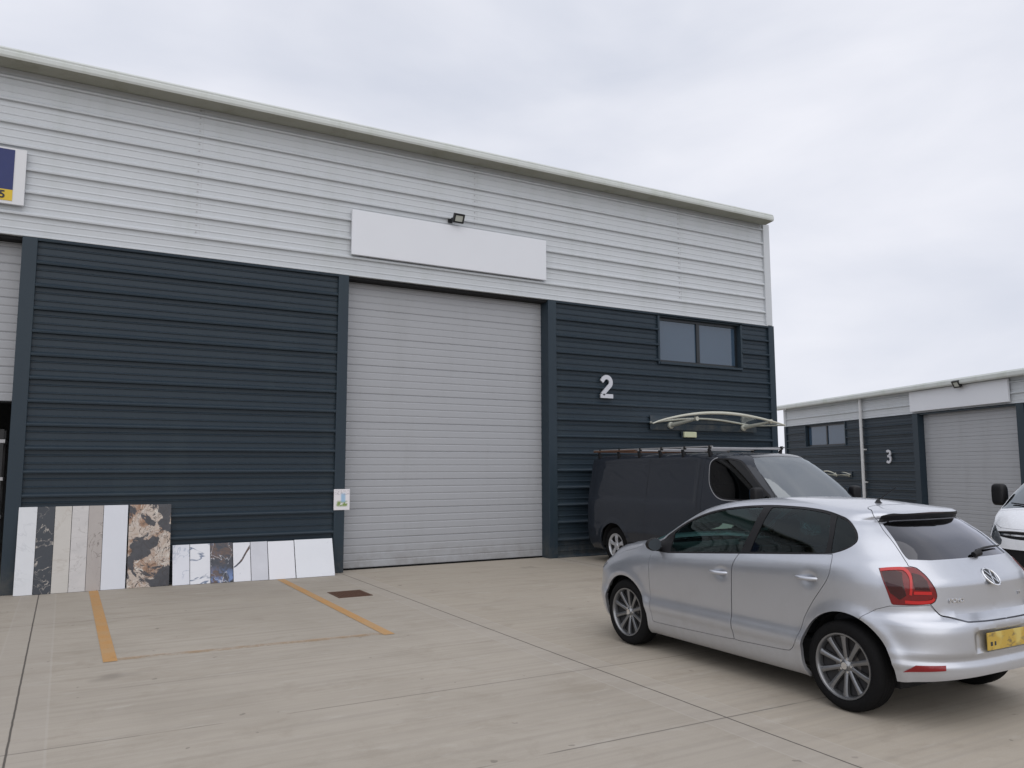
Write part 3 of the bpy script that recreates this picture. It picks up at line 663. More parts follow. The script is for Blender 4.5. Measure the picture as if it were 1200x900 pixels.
S=[(1.47,1.71,'s0','short white slab with faint blue patch right beside the tall rust slab',.600),(1.712,2.00,'s1','short white slab with strong blue grey vein',.603),(2.003,2.325,'s2','short dark slate blue and rust stone slab',.607),
 (2.328,2.585,'s3','short white slab with one bold dark diagonal vein',.602),(2.588,2.845,'s4','short pale grey slab between two white slabs',.606),(2.85,3.26,'s5','short wide plain white slab',.603),(3.265,3.885,'s6','short widest speckled white slab at the right end next to the post',.612)]
for i,(a,b_,k,l,h) in enumerate(S):
    o=slab(a+.0015,b_-.0015,h,YB-.235-.018*i,YB-.052-.014*i,.003,M[k],l,'stone slabs leaning on the dark wall')
    if k=='s3':   # the bold vein is a band in the stone
        b=bmesh.new(); P=[(-.122,.222,.018),(-.085,.245,.030),(-.04,.285,.034),(.0,.33,.050),(.035,.39,.055),(.075,.46,.05),(.122,.53,.062)]
        A=[b.verts.new((x,-.0056,z+t/2)) for x,z,t in P]; C=[b.verts.new((x,-.0056,z-t/2)) for x,z,t in P]
        for q in range(len(P)-1): b.faces.new((A[q],C[q],C[q+1],A[q+1]))
        me=bpy.data.meshes.new('vein'); b.to_mesh(me); b.free(); link('vein',me,M['s2'],o)
# drain cover
dr=empty('drain_cover','rusty brown rectangular iron drain cover in the concrete','drain cover',(3.50,10.75,0))
mb=MB(); mb.box(-.235,.235,-.275,.275,.001,.007,bev=.002); mb.build('surround',M['rust'],dr)
mb=MB()
for i in range(9):
    for j in range(10): mb.box(-.20+i*.046,-.168+i*.046,-.245+j*.05,-.212+j*.05,.007,.0105)
mb.build('grip_studs',M['rust'],dr)

# ------------------------------------------------------------------ second building, turned and on lower ground
L0=Vector((28.95,25.60,-1.30)); rz=math.atan2(-.945,-.326)
B3=empty('industrial_building','lower two tone industrial building, unit 3, standing back on the right','building',L0,rz)
def b3(x,y,z): return Matrix.Translation(L0)@Matrix.Rotation(rz,4,'Z')@Vector((x,y,z))
clad('upper_cladding',.12,24.0,4.92,5.72,M['light'],B3,phase=4.90)
clad('lower_cladding',.12,8.75,0,4.91,M['dark'],B3,phase=4.90-PITCH*15,hole=(1.72,4.68,3.92,4.88))
clad('lower_cladding',13.55,24.0,0,4.91,M['dark'],B3,phase=4.90-PITCH*15)
mb=MB(); mb.box(8.72,9.0,-.055,.3,0,4.90); mb.box(13.3,13.58,-.055,.3,0,4.90); mb.box(9.0,13.3,0,.3,4.86,4.90); mb.build('door_post',M['trim'],B3)
mb=MB(); mb.box(-.03,.14,-.055,.3,0,4.91); mb.build('corner_trim',M['trim'],B3)
mb=MB(); mb.box(-.03,.14,-.057,.3,4.915,5.7); mb.build('corner_trim',M['light'],B3)
sectional('roller_door',9.0,13.3,.03,4.86,.2,M['shutter'],B3)
mb=MB(); mb.sweep_x([(.04,5.72),(-.16,5.69),(-.30,5.70),(-.32,5.74),(-.32,5.84),(-.26,5.90),(.3,5.98)],-.3,24.0); mb.prism([(.04,5.72),(-.30,5.70),(-.32,5.84),(-.26,5.90),(.3,5.98)],-.32,-.30,plane='yz'); mb.build('gutter',M['eave'],B3)
mb=MB(); mb.box(0,24,.3,16,5.86,5.96); mb.build('roof',M['eave'],B3)
mb=MB(); mb.box(-.0,.1,.3,16,0,5.86); mb.box(23.9,24,.3,16,0,5.86); mb.box(.1,23.9,15.9,16,0,5.86); mb.build('side_wall',M['dark'],B3)
window(B3,1.75,4.65,3.95,4.86,3.2)
mb=MB(); mb.tube([(5.85,-.11,5.72),(5.85,-.11,0)],.06,12)
for z in(1.2,2.45,3.7): mb.box(5.76,5.98,-.10,.0,z,z+.05)
mb.build('downpipe',M['wpipe'],B3,smooth=True)
make_digit('unit_number',3,b3(7.36,-.09,3.18),rz,'silver number 3 on the distant lower building',h=.50)
mb=MB(); mb.box(8.72,13.12,-.12,-.05,4.98,5.68,bev=.006); o=mb.build('blank_sign_board',M['sign']); o.location=L0; o.rotation_euler=(0,0,rz); tag(o,'blank white sign board on the distant building above its grey door','sign board',group='blank sign boards')
f2=empty('floodlight','tiny black floodlight over the sign board of the distant unit 3','floodlight',b3(11.25,-.06,5.72),rz,group='floodlights on the fronts')
for ch in fl.children:
    c=ch.copy(); COL.objects.link(c); c.parent=f2
f2.scale=(1.4,1.4,1.4)
c2=empty('door_canopy','cream arched door canopy on the distant unit 3 behind the van','canopy',b3(4.3,0,2.72),rz,group='arched door canopies')
for ch in cn.children:
    c=ch.copy(); COL.objects.link(c); c.parent=c2
c2.scale=(.40,.75,.75)
# ------------------------------------------------------------------ panels cut out of a vehicle skin
def poly(sk,*segs,step=.018,close=True):
    """segs: ('L'|'S', mode, [(a,b[,c])...]) straight or smooth chains of points; returns dense chart loop (s,q)"""
    out=[]; chains=[]
    for kind,mode,pts in segs:
        c=[np.array(sk.find(mode,*p)) for p in pts]
        if kind=='S' and len(c)>2:
            P=[2*c[0]-c[1]]+c+[2*c[-1]-c[-2]]; r=[]
            for i in range(1,len(P)-2):
                n=max(3,int(np.linalg.norm(P[i+1]-P[i])/step))
                for k in range(n):
                    t=k/n; r.append(.5*((2*P[i])+(-P[i-1]+P[i+1])*t+(2*P[i-1]-5*P[i]+4*P[i+1]-P[i+2])*t*t+(-P[i-1]+3*P[i]-3*P[i+1]+P[i+2])*t**3))
            r.append(P[-2]); c=r
        chains.append(c)
    flat=[p for c in chains for p in c]
    n=len(flat)
    for i in range(n if close else n-1):
        a=flat[i]; b=flat[(i+1)%n]; d=np.linalg.norm(b-a)
        if d<1e-4: continue
        k=max(1,int(d/step))
        for j in range(k): out.append(a+(b-a)*j/k)
    return np.array(out)
def inset(P,d):
    """shrink a closed loop by d"""
    if d==0: return P
    A=np.roll(P,1,0);C=np.roll(P,-1,0)
    e1=P-A; e2=C-P; e1/=np.maximum(np.linalg.norm(e1,axis=1,keepdims=True),1e-9); e2/=np.maximum(np.linalg.norm(e2,axis=1,keepdims=True),1e-9)
    area=.5*np.sum(P[:,0]*C[:,1]-C[:,0]*P[:,1]); s=1 if area>0 else -1
    n1=np.stack([-e1[:,1],e1[:,0]],1)*s; n2=np.stack([-e2[:,1],e2[:,0]],1)*s
    n=n1+n2; n/=np.maximum(np.linalg.norm(n,axis=1,keepdims=True),1e-9); k=1/np.maximum((n*n1).sum(1,keepdims=True),.5)
    return P+n*d*k
def inside(P,Q):
    """points Q inside polygon P"""
    x,y=Q[:,0],Q[:,1]; r=np.zeros(len(Q),bool); n=len(P); j=n-1
    for i in range(n):
        xi,yi=P[i];xj,yj=P[j]
        if yi!=yj:
            c=((yi>y)!=(yj>y))&(x<(xj-xi)*(y-yi)/(yj-yi)+xi); r^=c
        j=i
    return r
def patch(sk,outer,holes=(),off=0.0,grid=.03,depth=.018,side=1,gap=0.0,center=True,thick=0.0,bulge=0.0):
    """mesh of the skin inside `outer` minus `holes`. side: +1 / -1 half, 0 both halves welded"""
    O=inset(outer,gap) if gap else outer
    if gap:   # keep points that sit on the middle line where they are
        e0=np.interp(outer[:,1],sk.q,sk.s0); e1=np.interp(outer[:,1],sk.q,sk.s1)
        on=(np.abs(outer[:,0]-e0)<2e-3)|(np.abs(outer[:,0]-e1)<2e-3)
        O=O.copy(); m0=np.abs(outer[:,0]-e0)<2e-3; O[:,1]=np.clip(O[:,1],0,sk.Q); n0=np.interp(O[:,1],sk.q,sk.s0); n1=np.interp(O[:,1],sk.q,sk.s1); O[on,0]=np.where(m0,n0,n1)[on]
    lo=O.min(0); hi=O.max(0)
    gx=np.arange(lo[0]+grid*.5,hi[0],grid); gy=np.arange(lo[1]+grid*.5,hi[1],grid)
    Gp=np.array([(a+(grid*.5 if k%2 else 0),b) for k,b in enumerate(gy) for a in gx]) if len(gx)*len(gy) else np.zeros((0,2))
    if len(Gp):
        ok=inside(O,Gp)
        for h in holes: ok&=~inside(h,Gp)
        Gp=Gp[ok]
        B=np.concatenate([O]+list(holes)); keep=[]
        for k in range(0,len(Gp),400):
            d=((Gp[k:k+400,None]-B[None])**2).sum(-1).min(1); keep.append(d>(grid*.35)**2)
        if keep: Gp=Gp[np.concatenate(keep)]
    V=[];E=[]
    for L in [O]+list(holes):
        b=len(V); n=len(L); V+=[Vector(p) for p in L]; E+=[(b+i,b+(i+1)%n) for i in range(n)]
    V+=[Vector(p) for p in Gp]
    r=delaunay_2d_cdt(V,E,[],0,1e-5)
    P=np.array([tuple(v) for v in r[0]]); F=np.array([f for f in r[2] if len(f)==3])
    c=P[F].mean(1); ok=inside(O,c)
    for h in holes: ok&=~inside(h,c)
    e0=np.interp(c[:,1],sk.q,sk.s0); e1=np.interp(c[:,1],sk.q,sk.s1); ok&=(c[:,0]>=e0-.02)&(c[:,0]<=e1+.02)
    F=F[ok]
    mid=np.abs(sk.at(P[:,0],P[:,1],0)[:,0])<3e-3; F=F[~mid[F].all(1)]      # drop slivers lying in the middle plane
    u=np.unique(F); mp=-np.ones(len(P),int); mp[u]=np.arange(len(u)); P=P[u]; F=mp[F]
    X=sk.at(P[:,0],P[:,1],off); Xi=sk.at(P[:,0],P[:,1],off-depth)
    # orientation
    a,b_,c_=X[F[:,0]],X[F[:,1]],X[F[:,2]]; nn=np.cross(b_-a,c_-a); i,j,_,_2=sk._uv(P[F[:,0],0],P[F[:,0],1])
    if (nn*sk.N[i,j]).sum()<0: F=F[:,::-1]
    cnt={}
    for f in F:
        for k in range(3):
            e=(f[k],f[(k+1)%3]); cnt[e]=cnt.get(e,0)+1
    bd=[e for e in cnt if (e[1],e[0]) not in cnt]
    verts=[tuple(x) for x in X]; faces=[tuple(f) for f in F]; im={}
    if depth>0:
        for e in bd:
            if abs(X[e[0],0])<2.5e-3 and abs(X[e[1],0])<2.5e-3: continue
            for k in e:
                if k not in im: im[k]=len(verts); verts.append(tuple(Xi[k]))
            faces.append((e[1],e[0],im[e[0]],im[e[1]]))
    V=np.array(verts)
    if side<0: V=V*[-1,1,1]; faces=[f[::-1] for f in faces]
    if side==0:
        V2=V*[-1,1,1]; n=len(V); faces=faces+[tuple(x+n for x in f[::-1]) for f in faces]; V=np.concatenate([V,V2])
    me=bpy.data.meshes.new('panel'); me.from_pydata(V.tolist(),[],faces); 
    if side==0:
        b=bmesh.new(); b.from_mesh(me); mid=[v for v in b.verts if abs(v.co.x)<3e-3]
        for v in mid: v.co.x=0
        bmesh.ops.remove_doubles(b,verts=mid,dist=4e-4); b.to_mesh(me); b.free()
    return finish(me,True,42)
def panel(name,sk,outer,mat,parent,**k):
    me=patch(sk,outer,**k); me.name=name; return link(name,me,mat,parent)
def shift(P,d): return inset(P,-d)
def strip(sk,chain,w,off,mat,name,parent,side=1):
    """narrow ribbon along a chart chain"""
    P=np.array(chain); d=np.gradient(P,axis=0); d/=np.linalg.norm(d,axis=1,keepdims=True); n=np.stack([-d[:,1],d[:,0]],1)
    A=P+n*w/2; B_=P-n*w/2; X=sk.at(A[:,0],A[:,1],off); Y=sk.at(B_[:,0],B_[:,1],off); m=len(P)
    V=np.concatenate([X,Y]); F=[(i,i+1,m+i+1,m+i) for i in range(m-1)]
    if side<0: V=V*[-1,1,1]
    me=bpy.data.meshes.new(name); me.from_pydata(V.tolist(),[],F); finish(me); return link(name,me,mat,parent)
def frame_at(sk,mode,*p,side=1,off=0.0):
    s,q=sk.find(mode,*p); a=sk.at(np.array([s,s-.004,s]),np.array([q,q,q+.004]),off); P=a[0]; u=a[0]-a[1]; v=a[2]-a[0]
    if side<0: P=P*[-1,1,1]; u=u*[-1,1,1]; v=v*[-1,1,1]
    z=Vector(v).normalized(); n=Vector(u).cross(z).normalized()
    c=Vector((P[0],P[1]+.3 if mode=='rear' else P[1],P[2]))
    if abs(P[0])<.02: n.x=0; n.normalize()
    if n.dot(Vector((P[0],P[1],0)))<0: n=-n
    x=z.cross(n).normalized()       # right-handed: x, z up, -n depth => (x, y=-n, z)
    y=-n; z=(Vector((0,0,1))-n*n.z).normalized(); x=y.cross(z).normalized(); z=x.cross(y)
    m=Matrix((x,y,z)).transposed().to_4x4(); m.translation=Vector(P); return m

# ------------------------------------------------------------------ wheels
def wheel(parent,x,y,side,r=.31,rim=.222,wd=.19,style='ten',steer=0.0):
    """axle along x, outer face towards +x for side=+1"""
    w=empty('wheel',None,None,(x,y,r),0); w.parent=parent
    del_keys=[k for k in('label','category') if k in w]
    for k in del_keys: del w[k]
    h=wd/2
    prof=[(rim-.004,h-.012),(rim+.012,h-.002),(rim+.03,h+.002),(r-.035,h+.001),(r-.014,h-.010),(r-.004,h-.026),(r-.0005,h-.05),(r,0),(r-.0005,-h+.05),(r-.004,-h+.026),(r-.014,-h+.010),(r-.035,-h),(rim,-h+.01)]
    t=MB(); t.lathe(prof,72); 
    for gx in(-.045,-.015,.015,.045): t.lathe([(r+.0004,gx-.003),(r+.0016,gx-.0028),(r+.0016,gx+.0028),(r+.0004,gx+.003)],72)
    o=t.build('tyre',M['rubber'],w,smooth=True)
    t=MB(); t.lathe([(rim-.004,h-.013),(rim+.006,h-.006),(rim+.004,h+.001),(rim-.006,h-.001),(rim-.014,h-.012),(rim-.018,h-.05),(rim-.022,-h+.02)],64)
    rimm={'ten':'alloy','van':'vrim','steel':'vrim'}[style]
    if style=='ten':
        for k in range(10):
            a=2*math.pi*(k+.5)/10
            b=bmesh.new(); n=8; rows=[]
            for i in range(n+1):
                u=i/n; rr=.030+(rim-.042)*u; hw=.0165-.003*math.sin(math.pi*u)+.003*u; xx=h-.020-.020*(1-u)**1.5+.004*u
                if u>.9: hw+=.006
                rows.append([b.verts.new((px,rr*math.cos(a)-q*math.sin(a),rr*math.sin(a)+q*math.cos(a))) for px,q in((xx-.030,-hw*1.1),(xx-.006,-hw),(xx,-hw*.35),(xx,hw*.35),(xx-.006,hw),(xx-.030,hw*1.1))])
            for A,C in zip(rows,rows[1:]):
                for i in range(5): b.faces.new((A[i],A[i+1],C[i+1],C[i]))
            t.join(b)
        t.lathe([(0,h-.022),(.026,h-.024),(.030,h-.03),(.048,h-.042),(.060,h-.046),(.066,h-.07)],32)
    elif style=='van':
        b=bmesh.new()
        t.lathe([(0,h-.002),(.04,h-.004),(.052,h-.015),(.075,h-.022)],32)
        for k in range(5):
            a=2*math.pi*(k+.25)/5
            b=bmesh.new(); rows=[]
            for i in range(7):
                u=i/6; rr=.05+(rim-.058)*u; hw=.026+.026*u*u; xx=h-.014+.010*math.sin(math.pi*u)
                rows.append([b.verts.new((px,rr*math.cos(a)-q*math.sin(a),rr*math.sin(a)+q*math.cos(a))) for px,q in((xx-.02,-hw*1.05),(xx,-hw*.8),(xx+.003,0),(xx,hw*.8),(xx-.02,hw*1.05))])
            for A,C in zip(rows,rows[1:]):
                for i in range(4): b.faces.new((A[i],A[i+1],C[i+1],C[i]))
            t.join(b)
        t.lathe([(rim-.03,h-.018),(rim-.01,h-.006)],48)
    o=t.build('rim',M[rimm],w,smooth=True)
    t=MB(); t.lathe([(rim-.016,h-.055),(.02,h-.075)],48); t.lathe([(rim-.02,h-.05),(rim-.024,-h+.02),(0,-h+.03)],48); t.build('rim_barrel',M['rimdark'],w,smooth=True)
    t=MB(); t.lathe([(.05,h-.066),(.135,h-.066),(.135,h-.072)],40); t.build('brake_disc',M['disc'],w,smooth=True)
    t=MB(); t.lathe([(0,h-.016),(.024,h-.018),(.027,h-.026)],24)
    for k in range(5):
        a=2*math.pi*k/5; t.tube([(h-.05,.046*math.cos(a),.046*math.sin(a)),(h-.034,.046*math.cos(a),.046*math.sin(a))],.009,6)
    t.build('hub_cap',M['chrome' if style=='ten' else 'vrim'],w,smooth=True)
    if side<0: w.rotation_euler=(0,0,math.pi+steer)
    else: w.rotation_euler=(0,0,steer)
    return w
def circ(sk,cy,cz,r,zb=-.2,n=40,ry=None):
    """arch outline as a chart loop: circle top, legs running below the sill"""
    pts=[]
    a0=-20
    for i in range(n+1):
        a=R(a0+(180-2*a0)*i/n); pts.append((cy-r*math.cos(a)*(ry or 1),cz+r*math.sin(a)))
    L=[]
    for y,z in pts:
        s,q=sk.find('side',y,max(z,sk.t[0]+.002)); L.append((s,q))
    L=np.array(L); below=np.array([(L[-1][0],-.05),(L[0][0],-.05)])
    return np.concatenate([L,below])
def region(sk):
    """outline of the whole half skin in chart space"""
    q=sk.q; n=len(q); k=np.arange(0,n,3)
    if k[-1]!=n-1: k=np.append(k,n-1)
    q=q[k]; bot=[(s,0.0) for s in np.arange(sk.s0[0]+.02,sk.s1[0],.03)]
    right=[(sk.s1[i],sk.q[i]) for i in k]; top=[(s,sk.Q) for s in np.linspace(sk.s1[-1],sk.s0[-1],4)[1:-1]]; left=[(sk.s0[i],sk.q[i]) for i in k[::-1]]
    return np.array(bot+right+top+left)
def beyond(sk,L,end,q0,q1):
    """extend an open chain to the rear (or front) middle line and close it past the line"""
    pass
def rear_close(sk,chain,past=.4):
    """close a chain whose two ends lie on the rear middle line"""
    a=chain[0]; b=chain[-1]; return np.concatenate([chain,[(b[0]+past,b[1]),(a[0]+past,a[1])]])
def front_close(sk,chain,past=.4):
    a=chain[0]; b=chain[-1]; return np.concatenate([chain,[(b[0]-past,b[1]),(a[0]-past,a[1])]])
def clip_mid(sk,P):
    """bring points that lie past the middle lines back onto them"""
    P=P.copy(); P[:,1]=np.clip(P[:,1],0,sk.Q); P[:,0]=np.clip(P[:,0],np.interp(P[:,1],sk.q,sk.s0),np.interp(P[:,1],sk.q,sk.s1))
    d=np.linalg.norm(P-np.roll(P,1,0),axis=1); P=P[d>1e-4]
    out=[]
    for i in range(len(P)):
        a=P[i];b=P[(i+1)%len(P)]; k=max(1,int(np.linalg.norm(b-a)/.02))
        mid=[a+(b-a)*j/k for j in range(k)]; out+=mid
    P=np.array(out); P[:,0]=np.clip(P[:,0],np.interp(P[:,1],sk.q,sk.s0),np.interp(P[:,1],sk.q,sk.s1)); return P
def over(sk,P,d=.03):
    """push the middle line points of a hole past the middle line"""
    P=P.copy(); a=np.interp(P[:,1],sk.q,sk.s0); b=np.interp(P[:,1],sk.q,sk.s1)
    m=P[:,0]-a<3e-3; P[m,0]=a[m]-d; m=b-P[:,0]<3e-3; P[m,0]=b[m]+d; return P
def arch_well(parent,cy,cz,r,x0,x1,mat):
    t=MB(); b=bmesh.new(); n=28; A=[];C=[]
    for i in range(n+1):
        a=R(-4+188*i/n); A.append(b.verts.new((x1,cy+r*math.cos(a),cz+r*math.sin(a)))); C.append(b.verts.new((x0,cy+r*math.cos(a),cz+r*math.sin(a))))
    for i in range(n): b.faces.new((A[i],A[i+1],C[i+1],C[i]))
    b.faces.new(C); t.join(b); return t.build('wheel_well',mat,parent,smooth=True)

# ------------------------------------------------------------------ the silver hatchback
def hatchback():
    sk=Skin(HATCH,HATCH_B)
    car=empty('parked_car','silver five door hatchback parked with its rear to the camera at the right','car',(5.67,5.11,0))
    Z0=sk.t[0]
    DLO=poly(sk,('L','side',[(.868,.929),(.638,.929),(-.25,1.003),(-1.10,1.076)]),('S','side',[(-1.147,1.080),(-1.23,1.108),(-1.295,1.148),(-1.315,1.19),(-1.27,1.255),(-1.17,1.325),(-1.104,1.350),(-.963,1.380),(-.773,1.396),(-.60,1.401),(-.42,1.401),(-.19,1.388),(.0,1.366),(.178,1.333),(.34,1.288),(.508,1.222),(.68,1.130),(.845,1.018)]))
    fd=poly(sk,('L','side',[(.872,.935),(.855,.60),(.832,.330)]),('S','side',[(.826,.300),(.79,.286),(.4,.292),(-.16,.307)]),('S','side',[(-.210,.312),(-.203,.40),(-.195,.49),(-.200,.63),(-.205,.742),(-.212,.884),(-.243,.99)]),('L','side',[(-.246,1.004),(.638,.930)]))
    rd=poly(sk,('L','side',[(-.246,1.004)]),('S','side',[(-.243,.99),(-.212,.884),(-.205,.742),(-.200,.63),(-.195,.49),(-.203,.40),(-.210,.312)]),('S','side',[(-.26,.309),(-.5,.318),(-.74,.328),(-.80,.345),(-.851,.402),(-.905,.51),(-.944,.607),(-1.02,.725),(-1.109,.839),(-1.155,.905),(-1.177,.967),(-1.175,1.03)]),('L','side',[(-1.156,1.079),(-1.10,1.0755)]))
    aF=circ(sk,1.255,.30,.362); aR=circ(sk,-1.265,.315,.377,ry=.97)
    # tail lamp, on the corner
    lamp=poly(sk,('S','p',[(.747,-1.518,1.017),(.70,-1.59,1.026),(.633,-1.651,1.032),(.60,-1.68,1.030)]),('S','p',[(.586,-1.692,1.022),(.573,-1.73,.99),(.566,-1.755,.953),(.548,-1.78,.90),(.541,-1.794,.85),(.556,-1.790,.815)]),('S','p',[(.588,-1.775,.796),(.67,-1.71,.786),(.745,-1.615,.783)]),('S','p',[(.752,-1.606,.79),(.755,-1.57,.90),(.75,-1.53,.99)]))
    e=sk.find
    # rear bumper top edge
    seam=[('S','side',[(-1.39,.640),(-1.415,.678),(-1.511,.743)]),('L','p',[(.758,-1.597,.775),(.588,-1.775,.790)]),('S','p',[(.560,-1.790,.755),(.53,-1.805,.72),(.484,-1.825,.692)]),('S','rear',[(.40,.684),(.2,.680),(.0,.679)])]
    bt=poly(sk,*seam,close=False); bt=np.concatenate([bt,[np.array(e('rear',0,.679))]])
    rb_low=poly(sk,('S','rear',[(0,.335),(.2,.335),(.5,.325),(.68,.305)]),('L','p',[(.776,-1.62,.285)]),close=False)
    rb_low=np.concatenate([rb_low,[np.array(e('side',-1.62,.285)),np.array(e('side',-1.60,.31))]])
    RB=clip_mid(sk,np.concatenate([bt,[(np.interp(q,sk.q,sk.s1),q) for q in np.linspace(bt[-1][1],rb_low[0][1],30)[1:-1]],rb_low]))
    # hatch
    ht=poly(sk,('S','p',[(0,-1.104,1.417),(.18,-1.112,1.415),(.32,-1.150,1.409),(.42,-1.215,1.399),(.475,-1.285,1.384),(.505,-1.335,1.335),(.545,-1.44,1.25),(.60,-1.60,1.10),(.618,-1.645,1.055)]),('L','p',[(.622,-1.655,1.034),(.590,-1.690,1.026)]),('S','p',[(.586,-1.692,1.022),(.573,-1.73,.99),(.566,-1.755,.953),(.548,-1.78,.90),(.541,-1.794,.85),(.556,-1.790,.815)]),('L','p',[(.588,-1.775,.796)]),('S','p',[(.560,-1.790,.755),(.53,-1.805,.72),(.484,-1.825,.692)]),('S','rear',[(.40,.684),(.2,.680),(.0,.679)]),close=False)
    a=np.array(e('rear',0,.679)); top=ht[0]; mid=np.array([(np.interp(q,sk.q,sk.s1),q) for q in np.linspace(a[1],top[1],70)])
    HT=np.concatenate([ht,mid[:-1]])
    glass=poly(sk,('S','p',[(0,-1.400,1.314),(.2,-1.395,1.313),(.36,-1.375,1.309),(.44,-1.365,1.300),(.475,-1.365,1.290)]),('S','p',[(.50,-1.42,1.24),(.55,-1.53,1.14),(.578,-1.60,1.09),(.580,-1.63,1.068)]),('S','p',[(.45,-1.70,1.066),(.25,-1.735,1.070),(.0,-1.745,1.072)]),close=False)
    g0=glass[0];g1=np.array(e('rear',0,1.072)); glass=np.concatenate([glass,[g1],[(np.interp(q,sk.q,sk.s1),q) for q in np.linspace(g1[1],g0[1],12)[1:-1]]])
    spo=poly(sk,('S','p',[(0,-1.400,1.3155),(.2,-1.395,1.3145),(.36,-1.375,1.3105),(.44,-1.365,1.303),(.490,-1.345,1.318)]),('S','p',[(.480,-1.375,1.345),(.45,-1.40,1.358),(.40,-1.42,1.369),(.30,-1.44,1.376),(.0,-1.445,1.377)]),close=False)
    s1=np.array(e('p',0,-1.445,1.377)); spo=np.concatenate([spo,[s1],[(np.interp(q,sk.q,sk.s1),q) for q in np.linspace(s1[1],spo[0][1],5)[1:-1]]])
    # front pieces
    fl=poly(sk,('S','p',[(.79,1.66,.775),(.76,1.74,.80),(.66,1.84,.82),(.50,1.92,.80)]),('S','front',[(.42,.77),(.40,.70)]),('S','p',[(.52,1.96,.66),(.68,1.89,.655),(.77,1.78,.69)]))
    bn_top=poly(sk,('S','p',[(.0,1.93,.83),(.3,1.93,.825),(.50,1.91,.825),(.66,1.83,.845),(.735,1.70,.86)]),('S','p',[(.735,1.4,.90),(.72,1.15,.93),(.69,1.02,.955)]),('S','p',[(.62,1.10,.99),(.4,1.17,1.02),(.0,1.19,1.03)]),close=False)
    b1=np.array(e('p',0,1.19,1.03)); b0=np.array(e('p',0,1.93,.83)); BN=clip_mid(sk,np.concatenate([bn_top,[b1],[(np.interp(q,sk.q,sk.s0),q) for q in np.linspace(b1[1],b0[1],30)]]))
    ws=poly(sk,('S','p',[(0,1.10,1.045),(.4,1.08,1.035),(.62,1.0,1.0),(.675,.93,.985)]),('S','p',[(.655,.80,1.07),(.62,.60,1.185),(.58,.42,1.28),(.53,.28,1.345)]),('S','p',[(.45,.30,1.375),(.25,.33,1.385),(0,.34,1.39)]),close=False)
    w1=np.array(e('p',0,.34,1.39)); w0=np.array(e('p',0,1.10,1.045)); WS=clip_mid(sk,np.concatenate([ws,[w1],[(np.interp(q,sk.q,sk.s0),q) for q in np.linspace(w1[1],w0[1],12)]]))
    fb=poly(sk,('L','side',[(1.63,.30),(1.60,.42),(1.50,.585)]),('S','p',[(.80,1.60,.62),(.775,1.76,.675),(.68,1.89,.645),(.52,1.965,.65)]),('S','front',[(.40,.695),(.2,.71),(0,.715)]),close=False)
    f1=np.array(e('front',0,.715)); FBt=np.concatenate([fb,[f1],[(np.interp(q,sk.q,sk.s0),q) for q in np.linspace(f1[1],0,20)]])
    bl=np.array([(s,0.0) for s in np.arange(sk.s0[0],-1.66,.03)]); FB=clip_mid(sk,np.concatenate([FBt,bl[1:]]))
    full=region(sk)
    # cut the tail of the sill line away behind the rear wheel
    tail=np.array([(1.45,-.1)]+[tuple(e('side',-1.62,.24))]+[tuple(p) for p in rb_low[::-1]]+[(rb_low[0][0]+.5,rb_low[0][1]),(rb_low[0][0]+.5,-.1)])
    holes=[DLO,fd,rd,aF,aR,lamp,fl,BN,WS,RB,HT,FB,tail]
    holes=[over(sk,h) for h in holes]
    panel('body_shell',sk,full,M['silver'],car,holes=holes,side=0,depth=.03,grid=.028)
    # dark inner skin behind the gaps
    low=np.array([p for p in full if True])
    inner=[inset(DLO,-.01),aF,aR,inset(glass,.0),WS,tail]
    me=patch(sk,full,holes=inner,off=-.028,depth=0,side=0,grid=.05); link('inner_shell',me,M['dark_in'],car)
    for sd in(-1,1):
        d=panel('door',sk,fd,M['silver'],car,side=sd,gap=.0042,grid=.026,holes=[DLO]); d['label']='silver front door'
        d2=panel('door',sk,rd,M['silver'],car,side=sd,gap=.0042,grid=.026,holes=[DLO,aR]); d2['label']='silver rear door'
        for dd,(hy,hz) in((d,(-.07,.842)),(d2,(-.975,.899))):
            mt=frame_at(sk,'side',hy,hz,side=sd); h=MB()
            sg=-1 if sd<0 else 1
            # bar with two feet, running along the flank
            pts=[Vector((x,-.006-.030*math.sin(math.pi*min(1,max(0,(x+.10)/.20)))**.45,0)) for x in np.linspace(-.098,.098,11)]
            h.tube([mt@p for p in pts],[.009,.0135,.015,.0155,.0155,.0155,.0155,.0155,.015,.0135,.009],10)
            h.build('handle',M['silver'],dd,smooth=True)
        # glazing
        g1=poly(sk,('L','side',[(.62,.945),(-.255,1.016)]),('S','side',[(-.262,1.05),(-.305,1.20),(-.34,1.365)]),('S','side',[(-.33,1.383),(-.19,1.375),(.0,1.353),(.170,1.320),(.33,1.275),(.49,1.212),(.60,1.150),(.655,1.115)]))
        g2=poly(sk,('L','side',[(-.352,1.026),(-1.085,1.084)]),('S','side',[(-1.092,1.12),(-1.075,1.22),(-1.015,1.352)]),('S','side',[(-.96,1.365),(-.773,1.382),(-.60,1.387),(-.455,1.387),(-.425,1.38)]),('L','side',[(-.395,1.22)]))
        g3=poly(sk,('L','side',[(-1.135,1.092),(-1.15,1.093)]),('S','side',[(-1.22,1.120),(-1.285,1.156),(-1.298,1.19),(-1.25,1.258),(-1.16,1.318)]),('L','side',[(-1.075,1.345),(-1.115,1.22)]))
        panel('window_surround',sk,DLO,M['plastic'],car,side=sd,holes=[g1,g2,g3],off=-.003,depth=.012,gap=.001,grid=.03)
        for gg,mm,l in((g1,'glass_f','front door window'),(g2,'glass_r','darker rear door window'),(g3,'glass_r','small dark quarter window')):
            o=panel('window',sk,gg,M[mm],car,side=sd,off=-.007,depth=0,grid=.04); o['label']=l
